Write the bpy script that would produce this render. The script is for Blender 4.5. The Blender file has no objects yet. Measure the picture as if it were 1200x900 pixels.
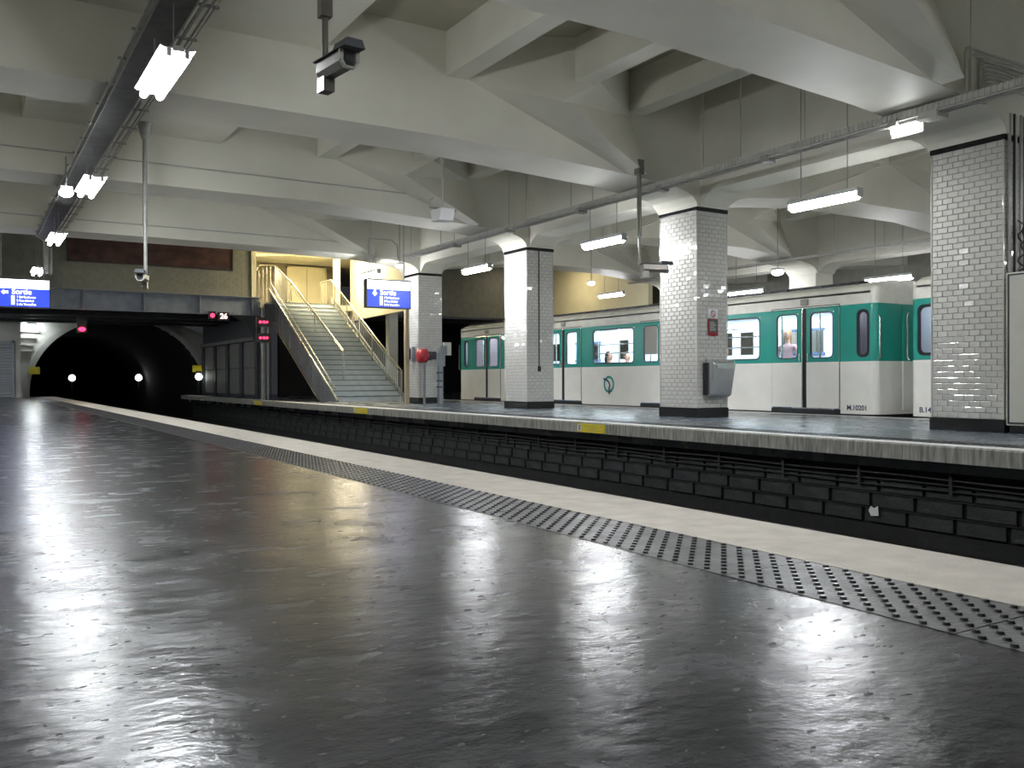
import bpy, bmesh, math, random
from mathutils import Vector, Matrix
random.seed(7)
sc = bpy.context.scene
COL = sc.collection
PI = math.pi
# ---------------------------------------------------------------- camera
CAM_H = 0.69
yaw, pit, rol = math.radians(31.7), math.radians(-0.33), math.radians(-0.18)
Fv = Vector((math.sin(yaw)*math.cos(pit), math.cos(yaw)*math.cos(pit), math.sin(pit)))
R0 = Vector((math.cos(yaw), -math.sin(yaw), 0)); U0 = R0.cross(Fv)
Rv = R0*math.cos(rol) + U0*math.sin(rol); Uv = -R0*math.sin(rol) + U0*math.cos(rol)
cam = bpy.data.cameras.new('camera'); co = bpy.data.objects.new('camera', cam); COL.objects.link(co)
cam.sensor_width = 36; cam.sensor_fit = 'HORIZONTAL'; cam.lens = 1040/1200*36
cam.clip_start = 0.05; cam.clip_end = 300
m = Matrix((Rv, Uv, -Fv)).transposed().to_4x4(); m.translation = Vector((0, 0, CAM_H)); co.matrix_world = m
sc.camera = co
# ---------------------------------------------------------------- world, exposure
w = bpy.data.worlds.new('world'); sc.world = w; w.use_nodes = True
w.node_tree.nodes['Background'].inputs[0].default_value = (0.75, 0.8, 0.9, 1)
w.node_tree.nodes['Background'].inputs[1].default_value = 0.01
sc.view_settings.view_transform = 'Standard'; sc.view_settings.look = 'None'
sc.view_settings.gamma = 1; sc.view_settings.use_curve_mapping = False
sc.view_settings.exposure = 1.8
sc.cycles.max_bounces = 8; sc.cycles.sample_clamp_indirect = 6
TUBE = 55.0        # radiance of the fluorescent tubes
SMALL = 15.0
WARM = 42.0
# ---------------------------------------------------------------- materials
def mat(name, col, rough=0.5, metal=0.0, noise=0.0, nscale=6.0, bump=0.0, bscale=40.0, rvar=0.0, spec=0.5, coat=0.0, stretch=None):
    M = bpy.data.materials.new(name); M.use_nodes = True; nt = M.node_tree; b = nt.nodes['Principled BSDF']
    b.inputs['Roughness'].default_value = rough; b.inputs['Metallic'].default_value = metal
    b.inputs['Specular IOR Level'].default_value = spec; b.inputs['Coat Weight'].default_value = coat
    b.inputs['Base Color'].default_value = (*col, 1)
    tc = nt.nodes.new('ShaderNodeTexCoord'); src = tc.outputs['Object']
    if stretch:
        mp = nt.nodes.new('ShaderNodeMapping'); mp.inputs['Scale'].default_value = stretch
        nt.links.new(src, mp.inputs[0]); src = mp.outputs[0]
    if noise > 0:
        n = nt.nodes.new('ShaderNodeTexNoise'); n.inputs['Scale'].default_value = nscale; n.inputs['Detail'].default_value = 6
        nt.links.new(src, n.inputs['Vector'])
        r = nt.nodes.new('ShaderNodeValToRGB'); r.color_ramp.elements[0].position = 0.3; r.color_ramp.elements[1].position = 0.7
        r.color_ramp.elements[0].color = tuple(c*(1-noise) for c in col)+(1,); r.color_ramp.elements[1].color = tuple(min(1, c*(1+noise*0.5)) for c in col)+(1,)
        nt.links.new(n.outputs['Fac'], r.inputs[0]); nt.links.new(r.outputs[0], b.inputs['Base Color'])
        if rvar:
            mr = nt.nodes.new('ShaderNodeMapRange'); mr.inputs['To Min'].default_value = max(0.02, rough-rvar); mr.inputs['To Max'].default_value = rough+rvar
            mr.inputs['From Min'].default_value = 0.3; mr.inputs['From Max'].default_value = 0.7
            nt.links.new(n.outputs['Fac'], mr.inputs['Value']); nt.links.new(mr.outputs[0], b.inputs['Roughness'])
    if bump > 0:
        n2 = nt.nodes.new('ShaderNodeTexNoise'); n2.inputs['Scale'].default_value = bscale; n2.inputs['Detail'].default_value = 4
        nt.links.new(src, n2.inputs['Vector'])
        bp = nt.nodes.new('ShaderNodeBump'); bp.inputs['Strength'].default_value = bump; bp.inputs['Distance'].default_value = 0.02
        nt.links.new(n2.outputs['Fac'], bp.inputs['Height']); nt.links.new(bp.outputs[0], b.inputs['Normal'])
    return M
def emis(name, col, s):
    M = bpy.data.materials.new(name); M.use_nodes = True; nt = M.node_tree
    b = nt.nodes['Principled BSDF']; b.inputs['Base Color'].default_value = (*col, 1)
    b.inputs['Emission Color'].default_value = (*col, 1); b.inputs['Emission Strength'].default_value = s
    b.inputs['Roughness'].default_value = 0.4
    return M
def glassmat(name, tint, gloss=0.12):
    M = bpy.data.materials.new(name); M.use_nodes = True; nt = M.node_tree; nt.nodes.remove(nt.nodes['Principled BSDF'])
    t = nt.nodes.new('ShaderNodeBsdfTransparent'); t.inputs[0].default_value = (*tint, 1)
    g = nt.nodes.new('ShaderNodeBsdfGlossy'); g.inputs['Roughness'].default_value = 0.05; g.inputs['Color'].default_value = (.9, .9, .9, 1)
    mx = nt.nodes.new('ShaderNodeMixShader'); lw = nt.nodes.new('ShaderNodeLayerWeight'); lw.inputs[0].default_value = 0.5
    pw = nt.nodes.new('ShaderNodeMath'); pw.operation = 'POWER'; pw.inputs[1].default_value = 4.5; ma = nt.nodes.new('ShaderNodeMath'); ma.operation = 'MULTIPLY_ADD'; ma.inputs[1].default_value = 0.9; ma.inputs[2].default_value = 0.06
    nt.links.new(lw.outputs['Facing'], pw.inputs[0]); nt.links.new(pw.outputs[0], ma.inputs[0]); nt.links.new(ma.outputs[0], mx.inputs[0]); nt.links.new(t.outputs[0], mx.inputs[1]); nt.links.new(g.outputs[0], mx.inputs[2])
    nt.links.new(mx.outputs[0], nt.nodes['Material Output'].inputs[0]); return M
def floormat():
    M = mat('platform_asphalt', (0.045, 0.046, 0.052), 0.3); nt = M.node_tree; b = nt.nodes['Principled BSDF']
    tc = nt.nodes.new('ShaderNodeTexCoord')
    def noise(s, d=5, stretch=None):
        n = nt.nodes.new('ShaderNodeTexNoise'); n.inputs['Scale'].default_value = s; n.inputs['Detail'].default_value = d
        if stretch:
            mp = nt.nodes.new('ShaderNodeMapping'); mp.inputs['Scale'].default_value = stretch; mp.inputs['Rotation'].default_value = (0, 0, 0.5)
            nt.links.new(tc.outputs['Object'], mp.inputs[0]); nt.links.new(mp.outputs[0], n.inputs['Vector'])
        else: nt.links.new(tc.outputs['Object'], n.inputs['Vector'])
        return n
    def ramp(src, p0, p1, c0, c1):
        r = nt.nodes.new('ShaderNodeValToRGB'); r.color_ramp.elements[0].position = p0; r.color_ramp.elements[1].position = p1
        r.color_ramp.elements[0].color = (*c0, 1); r.color_ramp.elements[1].color = (*c1, 1); nt.links.new(src, r.inputs[0]); return r.outputs[0]
    pit_ = noise(26, 2, (0.8, 1.3, 1)); pr_ = ramp(pit_.outputs[0], 0.66, 0.72, (0,)*3, (0.30,)*3)
    sm_ = noise(6, 9, (0.6, 2.2, 1)); smr = ramp(sm_.outputs[0], 0.30, 0.80, (0,)*3, (0.09,)*3)
    a = noise(2.2, 8); c = ramp(a.outputs[0], 0.3, 0.75, (0.011, 0.012, 0.015), (0.030, 0.030, 0.033))
    sp = noise(28, 3); c2 = ramp(sp.outputs[0], 0.68, 0.76, (0, 0, 0), (0.03, 0.028, 0.025))
    ad = nt.nodes.new('ShaderNodeMixRGB'); ad.blend_type = 'ADD'; ad.inputs[0].default_value = 1
    nt.links.new(c, ad.inputs[1]); nt.links.new(c2, ad.inputs[2]); nt.links.new(ad.outputs[0], b.inputs['Base Color'])
    r1 = noise(3.5, 8); rr = ramp(r1.outputs[0], 0.3, 0.72, (0.14,)*3, (0.27,)*3); m1 = nt.nodes.new('ShaderNodeMath'); m1.operation = 'ADD'; m2_ = nt.nodes.new('ShaderNodeMath'); m2_.operation = 'ADD'; m2_.use_clamp = True
    nt.links.new(rr, m1.inputs[0]); nt.links.new(pr_, m1.inputs[1]); nt.links.new(m1.outputs[0], m2_.inputs[0]); nt.links.new(smr, m2_.inputs[1]); nt.links.new(m2_.outputs[0], b.inputs['Roughness'])
    b1 = noise(2.2, 2, (1, 1, 1)); b2 = noise(13, 4, (1, 1.6, 1)); b3 = noise(90, 3)
    last = None
    for n, s, d in ((b1, 0.12, 0.02), (b2, 0.22, 0.006), (b3, 0.22, 0.0012)):
        bp = nt.nodes.new('ShaderNodeBump'); bp.inputs['Strength'].default_value = s; bp.inputs['Distance'].default_value = d*2
        nt.links.new(n.outputs[0], bp.inputs['Height'])
        if last: nt.links.new(last.outputs[0], bp.inputs['Normal'])
        last = bp
    nt.links.new(last.outputs[0], b.inputs['Normal'])
    b.inputs['Specular IOR Level'].default_value = 0.25
    return M
M = {}
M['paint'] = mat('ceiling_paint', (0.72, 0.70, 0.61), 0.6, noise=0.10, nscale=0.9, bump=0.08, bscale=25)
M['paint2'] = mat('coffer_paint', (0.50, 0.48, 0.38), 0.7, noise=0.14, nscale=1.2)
M['tile'] = mat('glazed_tile', (0.60, 0.59, 0.55), 0.10, noise=0.08, nscale=9, coat=0.4)
M['grout'] = mat('grout', (0.27, 0.26, 0.225), 0.8)
M['blacktile'] = mat('black_tile', (0.012, 0.012, 0.013), 0.18, noise=0.3, nscale=8)
M['floor'] = floormat()
M['floorfar'] = mat('far_platform_asphalt', (0.10, 0.118, 0.14), 0.27, noise=0.15, nscale=1.5, bump=0.04, bscale=14, rvar=0.05)
M['edge'] = mat('edge_stone', (0.50, 0.455, 0.395), 0.75, noise=0.16, nscale=7, bump=0.3, bscale=90)
M['edgefar'] = mat('nosing_white', (0.66, 0.66, 0.64), 0.5, noise=0.12, nscale=6)
M['fascia'] = mat('fascia_concrete', (0.30, 0.29, 0.26), 0.85, noise=0.55, nscale=9, stretch=(1, 3, 0.35))
M['rubber'] = mat('tactile_rubber', (0.075, 0.075, 0.073), 0.42, noise=0.25, nscale=7, bump=0.2, bscale=60, rvar=0.1)
M['stud'] = mat('tactile_stud', (0.035, 0.035, 0.037), 0.3)
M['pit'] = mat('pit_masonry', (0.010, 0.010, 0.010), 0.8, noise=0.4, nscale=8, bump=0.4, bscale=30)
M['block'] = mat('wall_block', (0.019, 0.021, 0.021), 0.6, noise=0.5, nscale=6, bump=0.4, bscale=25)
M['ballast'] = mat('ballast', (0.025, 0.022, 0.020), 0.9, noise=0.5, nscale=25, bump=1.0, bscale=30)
M['dark'] = mat('matt_black', (0.010, 0.010, 0.011), 0.85)  # one even near-black for tunnel, undersides, voids and lamp posts
M['steel'] = mat('painted_steel_blue_grey', (0.22, 0.25, 0.31), 0.5, noise=0.2, nscale=4)
M['steeldark'] = mat('painted_steel_dark', (0.055, 0.06, 0.07), 0.5, noise=0.2, nscale=4)
M['galv'] = mat('galvanised_steel', (0.34, 0.34, 0.32), 0.45, 0.4, noise=0.2, nscale=10)
M['traydark'] = mat('tray_underside', (0.13, 0.13, 0.13), 0.6, 0.2, noise=0.3, nscale=6)
M['conduit'] = mat('conduit_paint', (0.48, 0.47, 0.43), 0.55, noise=0.15, nscale=8)
M['cable'] = mat('black_cable', (0.02, 0.02, 0.02), 0.6)
M['chrome'] = mat('brushed_steel', (0.6, 0.6, 0.58), 0.25, 0.9)
M['bronze'] = mat('pole_grey_brown', (0.17, 0.16, 0.14), 0.35, 0.5)
M['tube'] = emis('fluorescent_tube', (0.93, 0.97, 1.0), TUBE)
M['tube2'] = emis('fluorescent_tube_right', (0.95, 0.97, 1.0), TUBE*0.72)
M['warm2'] = emis('warm_lamp_far', (1.0, 0.86, 0.58), WARM*0.22)
M['small'] = emis('lamp_glass', (0.95, 0.98, 1.0), SMALL)
M['warm'] = emis('warm_lamp', (1.0, 0.88, 0.62), WARM)
M['white'] = mat('white_enamel', (0.75, 0.76, 0.76), 0.35)
M['cream'] = mat('train_cream', (0.88, 0.86, 0.80), 0.22, noise=0.05, nscale=3, coat=0.3)
M['roofc'] = mat('train_roof_cream', (0.80, 0.78, 0.69), 0.3, noise=0.12, nscale=4)
M['jade'] = mat('train_jade', (0.026, 0.34, 0.275), 0.22, noise=0.06, nscale=3, coat=0.3)
M['black'] = mat('black_rubber', (0.010, 0.011, 0.014), 0.4)
M['glass'] = glassmat('train_glass', (0.84, 0.9, 0.93))
M['clear'] = glassmat('clear_glass', (0.95, 0.95, 0.95))
M['interior'] = mat('train_interior', (0.62, 0.68, 0.78), 0.4)
M['intlight'] = emis('train_ceiling_lamp', (0.88, 0.95, 1.0), 7.5)
M['seatblue'] = mat('seat_blue', (0.07, 0.13, 0.25), 0.5)
M['blind'] = mat('grey_blind', (0.36, 0.35, 0.32), 0.6)
M['blue'] = emis('sign_blue_face', (0.008, 0.035, 0.62), 0.5)
M['signwhite'] = emis('sign_white_face', (0.95, 0.98, 1.0), 0.7)
M['signink'] = mat('sign_ink', (0.02, 0.05, 0.3), 0.5)
M['red'] = emis('red_lamp', (1.0, 0.015, 0.05), 2.5)
M['digits'] = emis('digit_lamp', (1.0, 0.55, 0.5), 0.9)
M['redpaint'] = mat('red_paint', (0.35, 0.02, 0.03), 0.35)
M['yellow'] = mat('yellow_board', (0.75, 0.62, 0.03), 0.4, noise=0.12, nscale=10)
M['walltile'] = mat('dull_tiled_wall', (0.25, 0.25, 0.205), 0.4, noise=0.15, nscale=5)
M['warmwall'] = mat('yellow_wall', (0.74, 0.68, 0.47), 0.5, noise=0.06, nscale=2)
M['mural'] = mat('mural_paint', (0.085, 0.036, 0.030), 0.5, noise=0.75, nscale=1.6, stretch=(1.2, 1, 2))
M['muralframe'] = mat('mural_frame', (0.05, 0.035, 0.03), 0.5)
M['panelgrey'] = mat('dusty_grey_panel', (0.22, 0.22, 0.205), 0.6, noise=0.2, nscale=3)
M['palewall'] = mat('pale_wall', (0.50, 0.50, 0.46), 0.5, noise=0.1, nscale=3)
M['louvre'] = mat('louvre_grey', (0.32, 0.34, 0.38), 0.5)
M['stair'] = mat('stair_riser', (0.46, 0.50, 0.50), 0.5, noise=0.12, nscale=5)
M['nose'] = mat('stair_nosing', (0.12, 0.13, 0.13), 0.5)
M['stringer'] = mat('stringer_sheet', (0.24, 0.255, 0.26), 0.4, 0.2, noise=0.2, nscale=2)
M['rail'] = mat('rail_metal', (0.55, 0.52, 0.42), 0.25, 0.7)
M['cab'] = mat('cabinet_grey', (0.56, 0.55, 0.48), 0.45, noise=0.06, nscale=5)
M['binm'] = mat('bin_grey', (0.62, 0.63, 0.64), 0.22, 0.75, noise=0.15, nscale=6)
M['tan'] = mat('tan_pole', (0.36, 0.29, 0.18), 0.45)
M['notice'] = mat('notice_face', (0.12, 0.11, 0.10), 0.4, noise=0.5, nscale=30)
M['skin'] = mat('skin', (0.60, 0.36, 0.27), 0.5)
M['hairblond'] = mat('hair_blond', (0.45, 0.27, 0.12), 0.6)
M['hairdark'] = mat('hair_dark', (0.03, 0.02, 0.015), 0.6)
M['pink'] = mat('pink_cloth', (0.75, 0.48, 0.55), 0.8); M['navy'] = mat('navy_cloth', (0.03, 0.04, 0.09), 0.8)
M['redcloth'] = mat('red_cloth', (0.45, 0.05, 0.05), 0.8); M['whitecloth'] = mat('white_cloth', (0.7, 0.7, 0.68), 0.8)
M['greycloth'] = mat('grey_cloth', (0.2, 0.22, 0.25), 0.8)
# ---------------------------------------------------------------- mesh builder
class MB:
    def __init__(s): s.v = []; s.f = []; s.mi = []; s.sm = []; s.cur = 0
    def add(s, vs, fs, smooth=False):
        n = len(s.v); s.v += [tuple(p) for p in vs]
        for f in fs: s.f.append(tuple(n+i for i in f)); s.mi.append(s.cur); s.sm.append(smooth)
    def m(s, i): s.cur = i; return s
    def box(s, x0, x1, y0, y1, z0, z1):
        s.add([(x0,y0,z0),(x1,y0,z0),(x1,y1,z0),(x0,y1,z0),(x0,y0,z1),(x1,y0,z1),(x1,y1,z1),(x0,y1,z1)],
              [(0,3,2,1),(4,5,6,7),(0,1,5,4),(1,2,6,5),(2,3,7,6),(3,0,4,7)]); return s
    def bar(s, a, b, w, h, up=(0,0,1)):
        a = Vector(a); b = Vector(b); d = (b-a).normalized(); u = Vector(up)
        if abs(d.dot(u)) > 0.99: u = Vector((0, 1, 0))
        r = d.cross(u).normalized(); u = r.cross(d)
        vs = [p + r*sx*w/2 + u*sz*h/2 for p in (a, b) for sx, sz in ((-1,-1),(1,-1),(1,1),(-1,1))]
        s.add(vs, [(0,3,2,1)[::-1],(4,5,6,7)[::-1],(0,1,5,4)[::-1],(1,2,6,5)[::-1],(2,3,7,6)[::-1],(3,0,4,7)[::-1]]); return s
    def tube(s, pts, r, n=8, caps=True, r2=None):
        pts = [Vector(p) for p in pts]; k = len(pts); rs = [r]*k if not isinstance(r, (list, tuple)) else r
        ring = []; prev = None
        for i, p in enumerate(pts):
            d = (pts[min(i+1, k-1)]-pts[max(i-1, 0)]).normalized()
            if prev is None:
                u = Vector((0,0,1)) if abs(d.z) < 0.9 else Vector((1,0,0)); a = d.cross(u).normalized()
            else: a = (prev - d*prev.dot(d)).normalized()
            prev = a; b = d.cross(a)
            ring.append([p + (a*math.cos(2*PI*j/n)+b*math.sin(2*PI*j/n))*rs[i] for j in range(n)])
        vs = [q for R in ring for q in R]; fs = []
        for i in range(k-1):
            for j in range(n): fs.append((i*n+j, i*n+(j+1)%n, (i+1)*n+(j+1)%n, (i+1)*n+j))
        s.add(vs, fs, True)
        if caps: s.add(ring[0], [tuple(range(n))[::-1]]); s.add(ring[-1], [tuple(range(n))])
        return s
    def prism(s, poly, axis, a, b):
        """poly: 2D points; axis: extrusion axis 'x' (poly=yz), 'y' (poly=xz), 'z' (poly=xy)"""
        def P(p, t): return {'x': (t, p[0], p[1]), 'y': (p[0], t, p[1]), 'z': (p[0], p[1], t)}[axis]
        n = len(poly); vs = [P(p, a) for p in poly]+[P(p, b) for p in poly]
        fs = [tuple(range(n)), tuple(range(2*n-1, n-1, -1))]+[(i, i+n, (i+1) % n+n, (i+1) % n) for i in range(n)]
        s.add(vs, fs); return s
    def sphere(s, c, r, n=12, k=8):
        c = Vector(c); r = r if isinstance(r, (tuple, list)) else (r, r, r); vs = []; fs = []
        for i in range(k+1):
            t = PI*i/k
            for j in range(n): a = 2*PI*j/n; vs.append((c.x+r[0]*math.sin(t)*math.cos(a), c.y+r[1]*math.sin(t)*math.sin(a), c.z+r[2]*math.cos(t)))
        for i in range(k):
            for j in range(n): fs.append((i*n+j, (i+1)*n+j, (i+1)*n+(j+1) % n, i*n+(j+1) % n))
        s.add(vs, fs, True); return s
    def mesh(s, name, mats):
        me = bpy.data.meshes.new(name); me.from_pydata(s.v, [], s.f)
        for mm in (mats if isinstance(mats, (list, tuple)) else [mats]): me.materials.append(mm)
        me.polygons.foreach_set('material_index', s.mi); me.polygons.foreach_set('use_smooth', s.sm)
        bm = bmesh.new(); bm.from_mesh(me); bmesh.ops.recalc_face_normals(bm, faces=bm.faces); bm.to_mesh(me); bm.free()
        return me
    def build(s, name, mats, parent=None, bevel=0, loc=None):
        o = bpy.data.objects.new(name, s.mesh(name, mats)); COL.objects.link(o)
        if parent: 
            o.parent = parent
        if loc: o.location = loc
        if bevel:
            b = o.modifiers.new('b', 'BEVEL'); b.width = bevel; b.segments = 2; b.limit_method = 'ANGLE'
        return o
def tag(o, label=None, cat=None, group=None, kind=None):
    if label: o['label'] = label
    if cat: o['category'] = cat
    if group: o['group'] = group
    if kind: o['kind'] = kind
    return o
def thing(name, label, cat, loc=(0,0,0), rz=0, group=None, kind=None):
    o = bpy.data.objects.new(name, None); COL.objects.link(o); o.location = loc; o.rotation_euler = (0, 0, rz); o.empty_display_size = 0.2
    return tag(o, label, cat, group, kind)
def inst(me, name, parent=None, loc=(0,0,0), rot=(0,0,0), scale=None):
    o = bpy.data.objects.new(name, me); COL.objects.link(o); o.location = loc; o.rotation_euler = rot
    if parent: o.parent = parent
    if scale: o.scale = scale
    return o
def tree(o): return [c for c in bpy.data.objects if c.parent == o]
def dup(root, loc, label, rz=None):
    r = root.copy(); COL.objects.link(r); r.location = loc; r['label'] = label
    if rz is not None: r.rotation_euler = (0, 0, rz)
    for ch in tree(root):
        c = ch.copy(); COL.objects.link(c); c.parent = r
        for g in tree(ch):
            d = g.copy(); COL.objects.link(d); d.parent = c
    return r
def text(body, size, mt, parent, loc, rot, name='lettering', extr=0.001, align='CENTER', bold=0.0):
    cu = bpy.data.curves.new('t', 'FONT'); cu.body = body; cu.size = size; cu.extrude = extr; cu.align_x = align; cu.align_y = 'CENTER'; cu.offset = bold
    t = bpy.data.objects.new('t', cu); COL.objects.link(t); bpy.context.view_layer.update()
    me = bpy.data.meshes.new_from_object(t.evaluated_get(bpy.context.evaluated_depsgraph_get())); me.name = name
    bpy.data.objects.remove(t); me.materials.clear(); me.materials.append(mt)
    return inst(me, name, parent, loc, rot)
def curve_pts(P, n=6):
    """smooth a polyline (Catmull-Rom)"""
    P = [Vector(p) for p in P]; out = []
    for i in range(len(P)-1):
        p0, p1, p2, p3 = P[max(i-1,0)], P[i], P[i+1], P[min(i+2, len(P)-1)]
        for k in range(n):
            t = k/n; out.append(0.5*((2*p1)+(p2-p0)*t+(2*p0-5*p1+4*p2-p3)*t*t+(3*p1-p0-3*p2+p3)*t**3))
    out.append(P[-1]); return out
# ================================================================ SETTING
YB = -8.0; YE = 42.0
XN, XF, XT = 3.25, 8.35, 13.72         # near edge, far platform edge, far platform's train-side edge
ROWS = [0.70, 6.15, 11.55, 17.08, 22.75]
PX0, PX1 = 10.95, 11.68; PD = 0.96
QX0, QX1 = 20.80, 21.53
# near platform floor
fl = MB().box(-3.2, 2.255, YB, YE, -0.35, 0.0).build('floor', M['floor']); tag(fl, 'dark polished asphalt floor of the near platform', kind='structure')
tag(MB().box(2.255, 2.69, YB, YE, -0.35, -0.016).build('trim_bedding', M['pit']), kind='structure')['label'] = 'bed under the tactile strip of the near platform'
e = thing('platform_edge', 'pale stone edge strip running along the near platform', None, kind='structure')
y = YB
for i in range(34):
    L = 1.5
    if y+L > YE: L = YE-y
    if L <= 0.1: break
    MB().box(2.69, 3.25, y+0.0004, y+L-0.0004, -0.16, 0.004).build('edge_slab', M['edge'], e); y += L
# tactile strip: one plate mesh with its stud field, shared
tp = thing('tactile_strip', 'dark grey studded rubber warning strip beside the pale platform edge', None, kind='structure')
PL = 0.85
pm = MB().box(0, 0.431, 0.002, PL-0.002, -0.016, 0.002).mesh('tactile_plate', M['rubber'])
sm = MB()
for r in range(10):
    for k in range(10):
        cx = 0.024 + k*0.0425; cy = 0.022+(r+(0.5 if k % 2 else 0))*0.085
        n = 8; rb, rt, h = 0.0125, 0.009, 0.008
        vs = [(cx+rb*math.cos(2*PI*j/n), cy+rb*math.sin(2*PI*j/n), 0.002) for j in range(n)]+[(cx+rt*math.cos(2*PI*j/n), cy+rt*math.sin(2*PI*j/n), 0.002+h) for j in range(n)]
        sm.add(vs, [tuple(range(n, 2*n))]+[(j, (j+1) % n, n+(j+1) % n, n+j) for j in range(n)])
sme = sm.mesh('stud_field', M['stud'])
y = -2.0; 
while y < 32:
    p = inst(pm, 'tactile_plate', tp, (2.257, y, random.uniform(-.001, .001)))
    s_ = inst(sme, 'studs', p); s_['kind'] = 'stuff'; y += PL
MB().box(2.257, 2.688, y, YE, -0.016, 0.002).build('tactile_plate', M['rubber'], tp)
# near platform body and pit
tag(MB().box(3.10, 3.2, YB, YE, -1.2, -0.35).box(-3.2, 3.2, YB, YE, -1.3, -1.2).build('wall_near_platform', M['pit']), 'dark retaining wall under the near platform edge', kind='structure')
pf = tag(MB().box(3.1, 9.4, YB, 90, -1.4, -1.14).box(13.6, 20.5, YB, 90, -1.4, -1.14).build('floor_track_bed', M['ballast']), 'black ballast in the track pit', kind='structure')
rl = thing('running_rails', 'dark steel running rails on the floor of the track pit', 'rails', (0, 0, -1.14))
for gx in (4.0, 5.44, 6.25, 7.69, 14.4, 15.84, 18.1, 19.54):
    MB().prism([(gx-.06,0),(gx+.06,0),(gx+.06,.015),(gx+.012,.03),(gx+.012,.11),(gx+.035,.12),(gx+.035,.15),(gx-.035,.15),(gx-.035,.12),(gx-.012,.11),(gx-.012,.03),(gx-.06,.015)], 'y', YB, 80).build('rail', M['steeldark'], rl)
# far platform (island): slab, white nosing, ribbed strip, fascia, blocks
tag(MB().box(8.66, 13.50, YB, YE, -0.3, 0.0).build('floor.001', M['floorfar']), 'grey asphalt floor of the far platform', kind='structure')
fe = thing('platform_edge.001', 'white nosing and streaked concrete fascia of the far platform', None, kind='structure')
y = YB
while y < YE-0.1:
    L = min(1.25, YE-y)
    MB().box(8.39, 8.66, y+.002, y+L-.002, -0.03, 0.004).build('nosing_slab', M['edgefar'], fe)
    MB().box(8.35, 8.68, y+.003, y+L-.003, -0.165, -0.03).prism([(8.35,-.03),(8.39,-.03),(8.39,.004),(8.375,.004),(8.35,-.012)], 'y', y+.002, y+L-.002).build('fascia_slab', M['fascia'], fe)
    y += L
MB().box(13.50, XT, YB, YE, -0.2, 0.004).build('nosing_slab', M['edgefar'], fe)
ts = MB()
y = 4.0
while y < 26:
    ts.box(8.70, 9.06, y, y+.035, 0, .006); y += .078
tag(ts.build('tactile_ribs', M['stud'], fe), kind='stuff')
wf = thing('wall_far_pit', 'blackened block wall of the track pit under the far platform', None, kind='structure')
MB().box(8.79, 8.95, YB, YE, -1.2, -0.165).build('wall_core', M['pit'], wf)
BL, BH = 0.553, 0.172
bmesh_block = MB().box(0, 0.05, 0.025, BL-0.025, 0.014, BH-0.010)
bme = bmesh_block.mesh('block', M['block'])
far = MB()
for r, z in enumerate((-0.60, -0.775, -0.95)):
    y = 3.0 + (0.10*r)
    while y < 41:
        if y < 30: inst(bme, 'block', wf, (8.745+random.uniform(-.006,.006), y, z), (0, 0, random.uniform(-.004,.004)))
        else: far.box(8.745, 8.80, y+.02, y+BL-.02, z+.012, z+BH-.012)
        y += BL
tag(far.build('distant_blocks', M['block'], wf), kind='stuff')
MB().box(8.74, 8.80, YB, YE, -0.40, -0.37).box(8.72, 8.80, YB, YE, -0.61, -0.595).box(8.72, 8.80, YB, YE, -0.785, -0.77).build('ledge', M['pit'], wf)
cb = thing('wall_cables', 'thin dark cables clipped along the block wall below the far platform', 'cables', (8.7, 0, -.4))
for k, z in enumerate((0.02, -0.04, -0.10)):
    MB().tube([(0.0, yy, z+0.008*math.sin(yy*2.3+k)) for yy in [YB+.5*i for i in range(int((YE-YB)/.5))]], 0.011, 6).build('cable', M['block'], cb)
for i in range(26):
    MB().box(-.02, .09, 3.2+i*1.105, 3.235+i*1.105, -.14, .08).build('cable_clip', M['block'], cb)
lt = MB(); lt.prism([(0,0),(.10,-.01),(.13,.05),(.10,.10),(.06,.08),(.01,.11)], 'x', 0, .004)
tag(lt.build('paper_scrap', M['white'], loc=(8.715, 6.30, -0.86)), 'scrap of pale paper stuck on a dark pit block', 'paper')
# train-side pit wall and third platform
tag(MB().box(XT-.12, XT-.02, YB, YE, -1.2, -0.2).build('wall_train_side', M['pit']), 'dark pit wall on the train side of the far platform', kind='structure')
tag(MB().box(20.4, 25, YB, YE, -1.3, 0).build('floor.002', M['floorfar']), 'floor of the third platform beyond the train', kind='structure')
# outer walls
tag(MB().box(-3.4, -3.2, YB, YE, -0.3, 6).build('wall_left', M['walltile']), kind='structure')
tag(MB().box(25, 25.2, YB, YE, -0.3, 6).build('wall_right', M['walltile']), kind='structure')
tag(MB().box(-3.2, 25, YB-.2, YB, -1.3, 6).build('wall_back', M['walltile']), kind='structure')
# ---------------------------------------------------------------- ceiling
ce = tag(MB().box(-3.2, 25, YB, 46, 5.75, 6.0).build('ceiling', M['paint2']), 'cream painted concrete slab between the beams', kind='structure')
for a, b in [(ROWS[i]+1.0, ROWS[i+1]-.04) for i in range(len(ROWS)-1)]:
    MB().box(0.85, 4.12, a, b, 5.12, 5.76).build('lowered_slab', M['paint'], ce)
    for jx in (-2.6, -0.7, 6.0, 7.74, 9.40, 12.6, 14.5, 16.1, 17.8, 19.5, 22.4):
        MB().box(jx, jx+.34, a, b, 5.10, 5.76).build('joist', M['paint'], ce)
    for px0, px1 in ((PX0, PX1), (QX0, QX1)):
        if a < 3 and px0 == PX0: continue
        MB().prism([(a-.02,3.72),(a+.05,3.74),(a+.16,3.85),(a+.30,3.93),(a+.45,3.95),(b-.45,3.95),(b-.30,3.93),(b-.16,3.85),(b-.05,3.74),(b+.02,3.72),(b+.02,5.76),(a-.02,5.76)], 'x', px0+.04, px1-.04).build('longitudinal_beam', M['paint'], ce)
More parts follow.
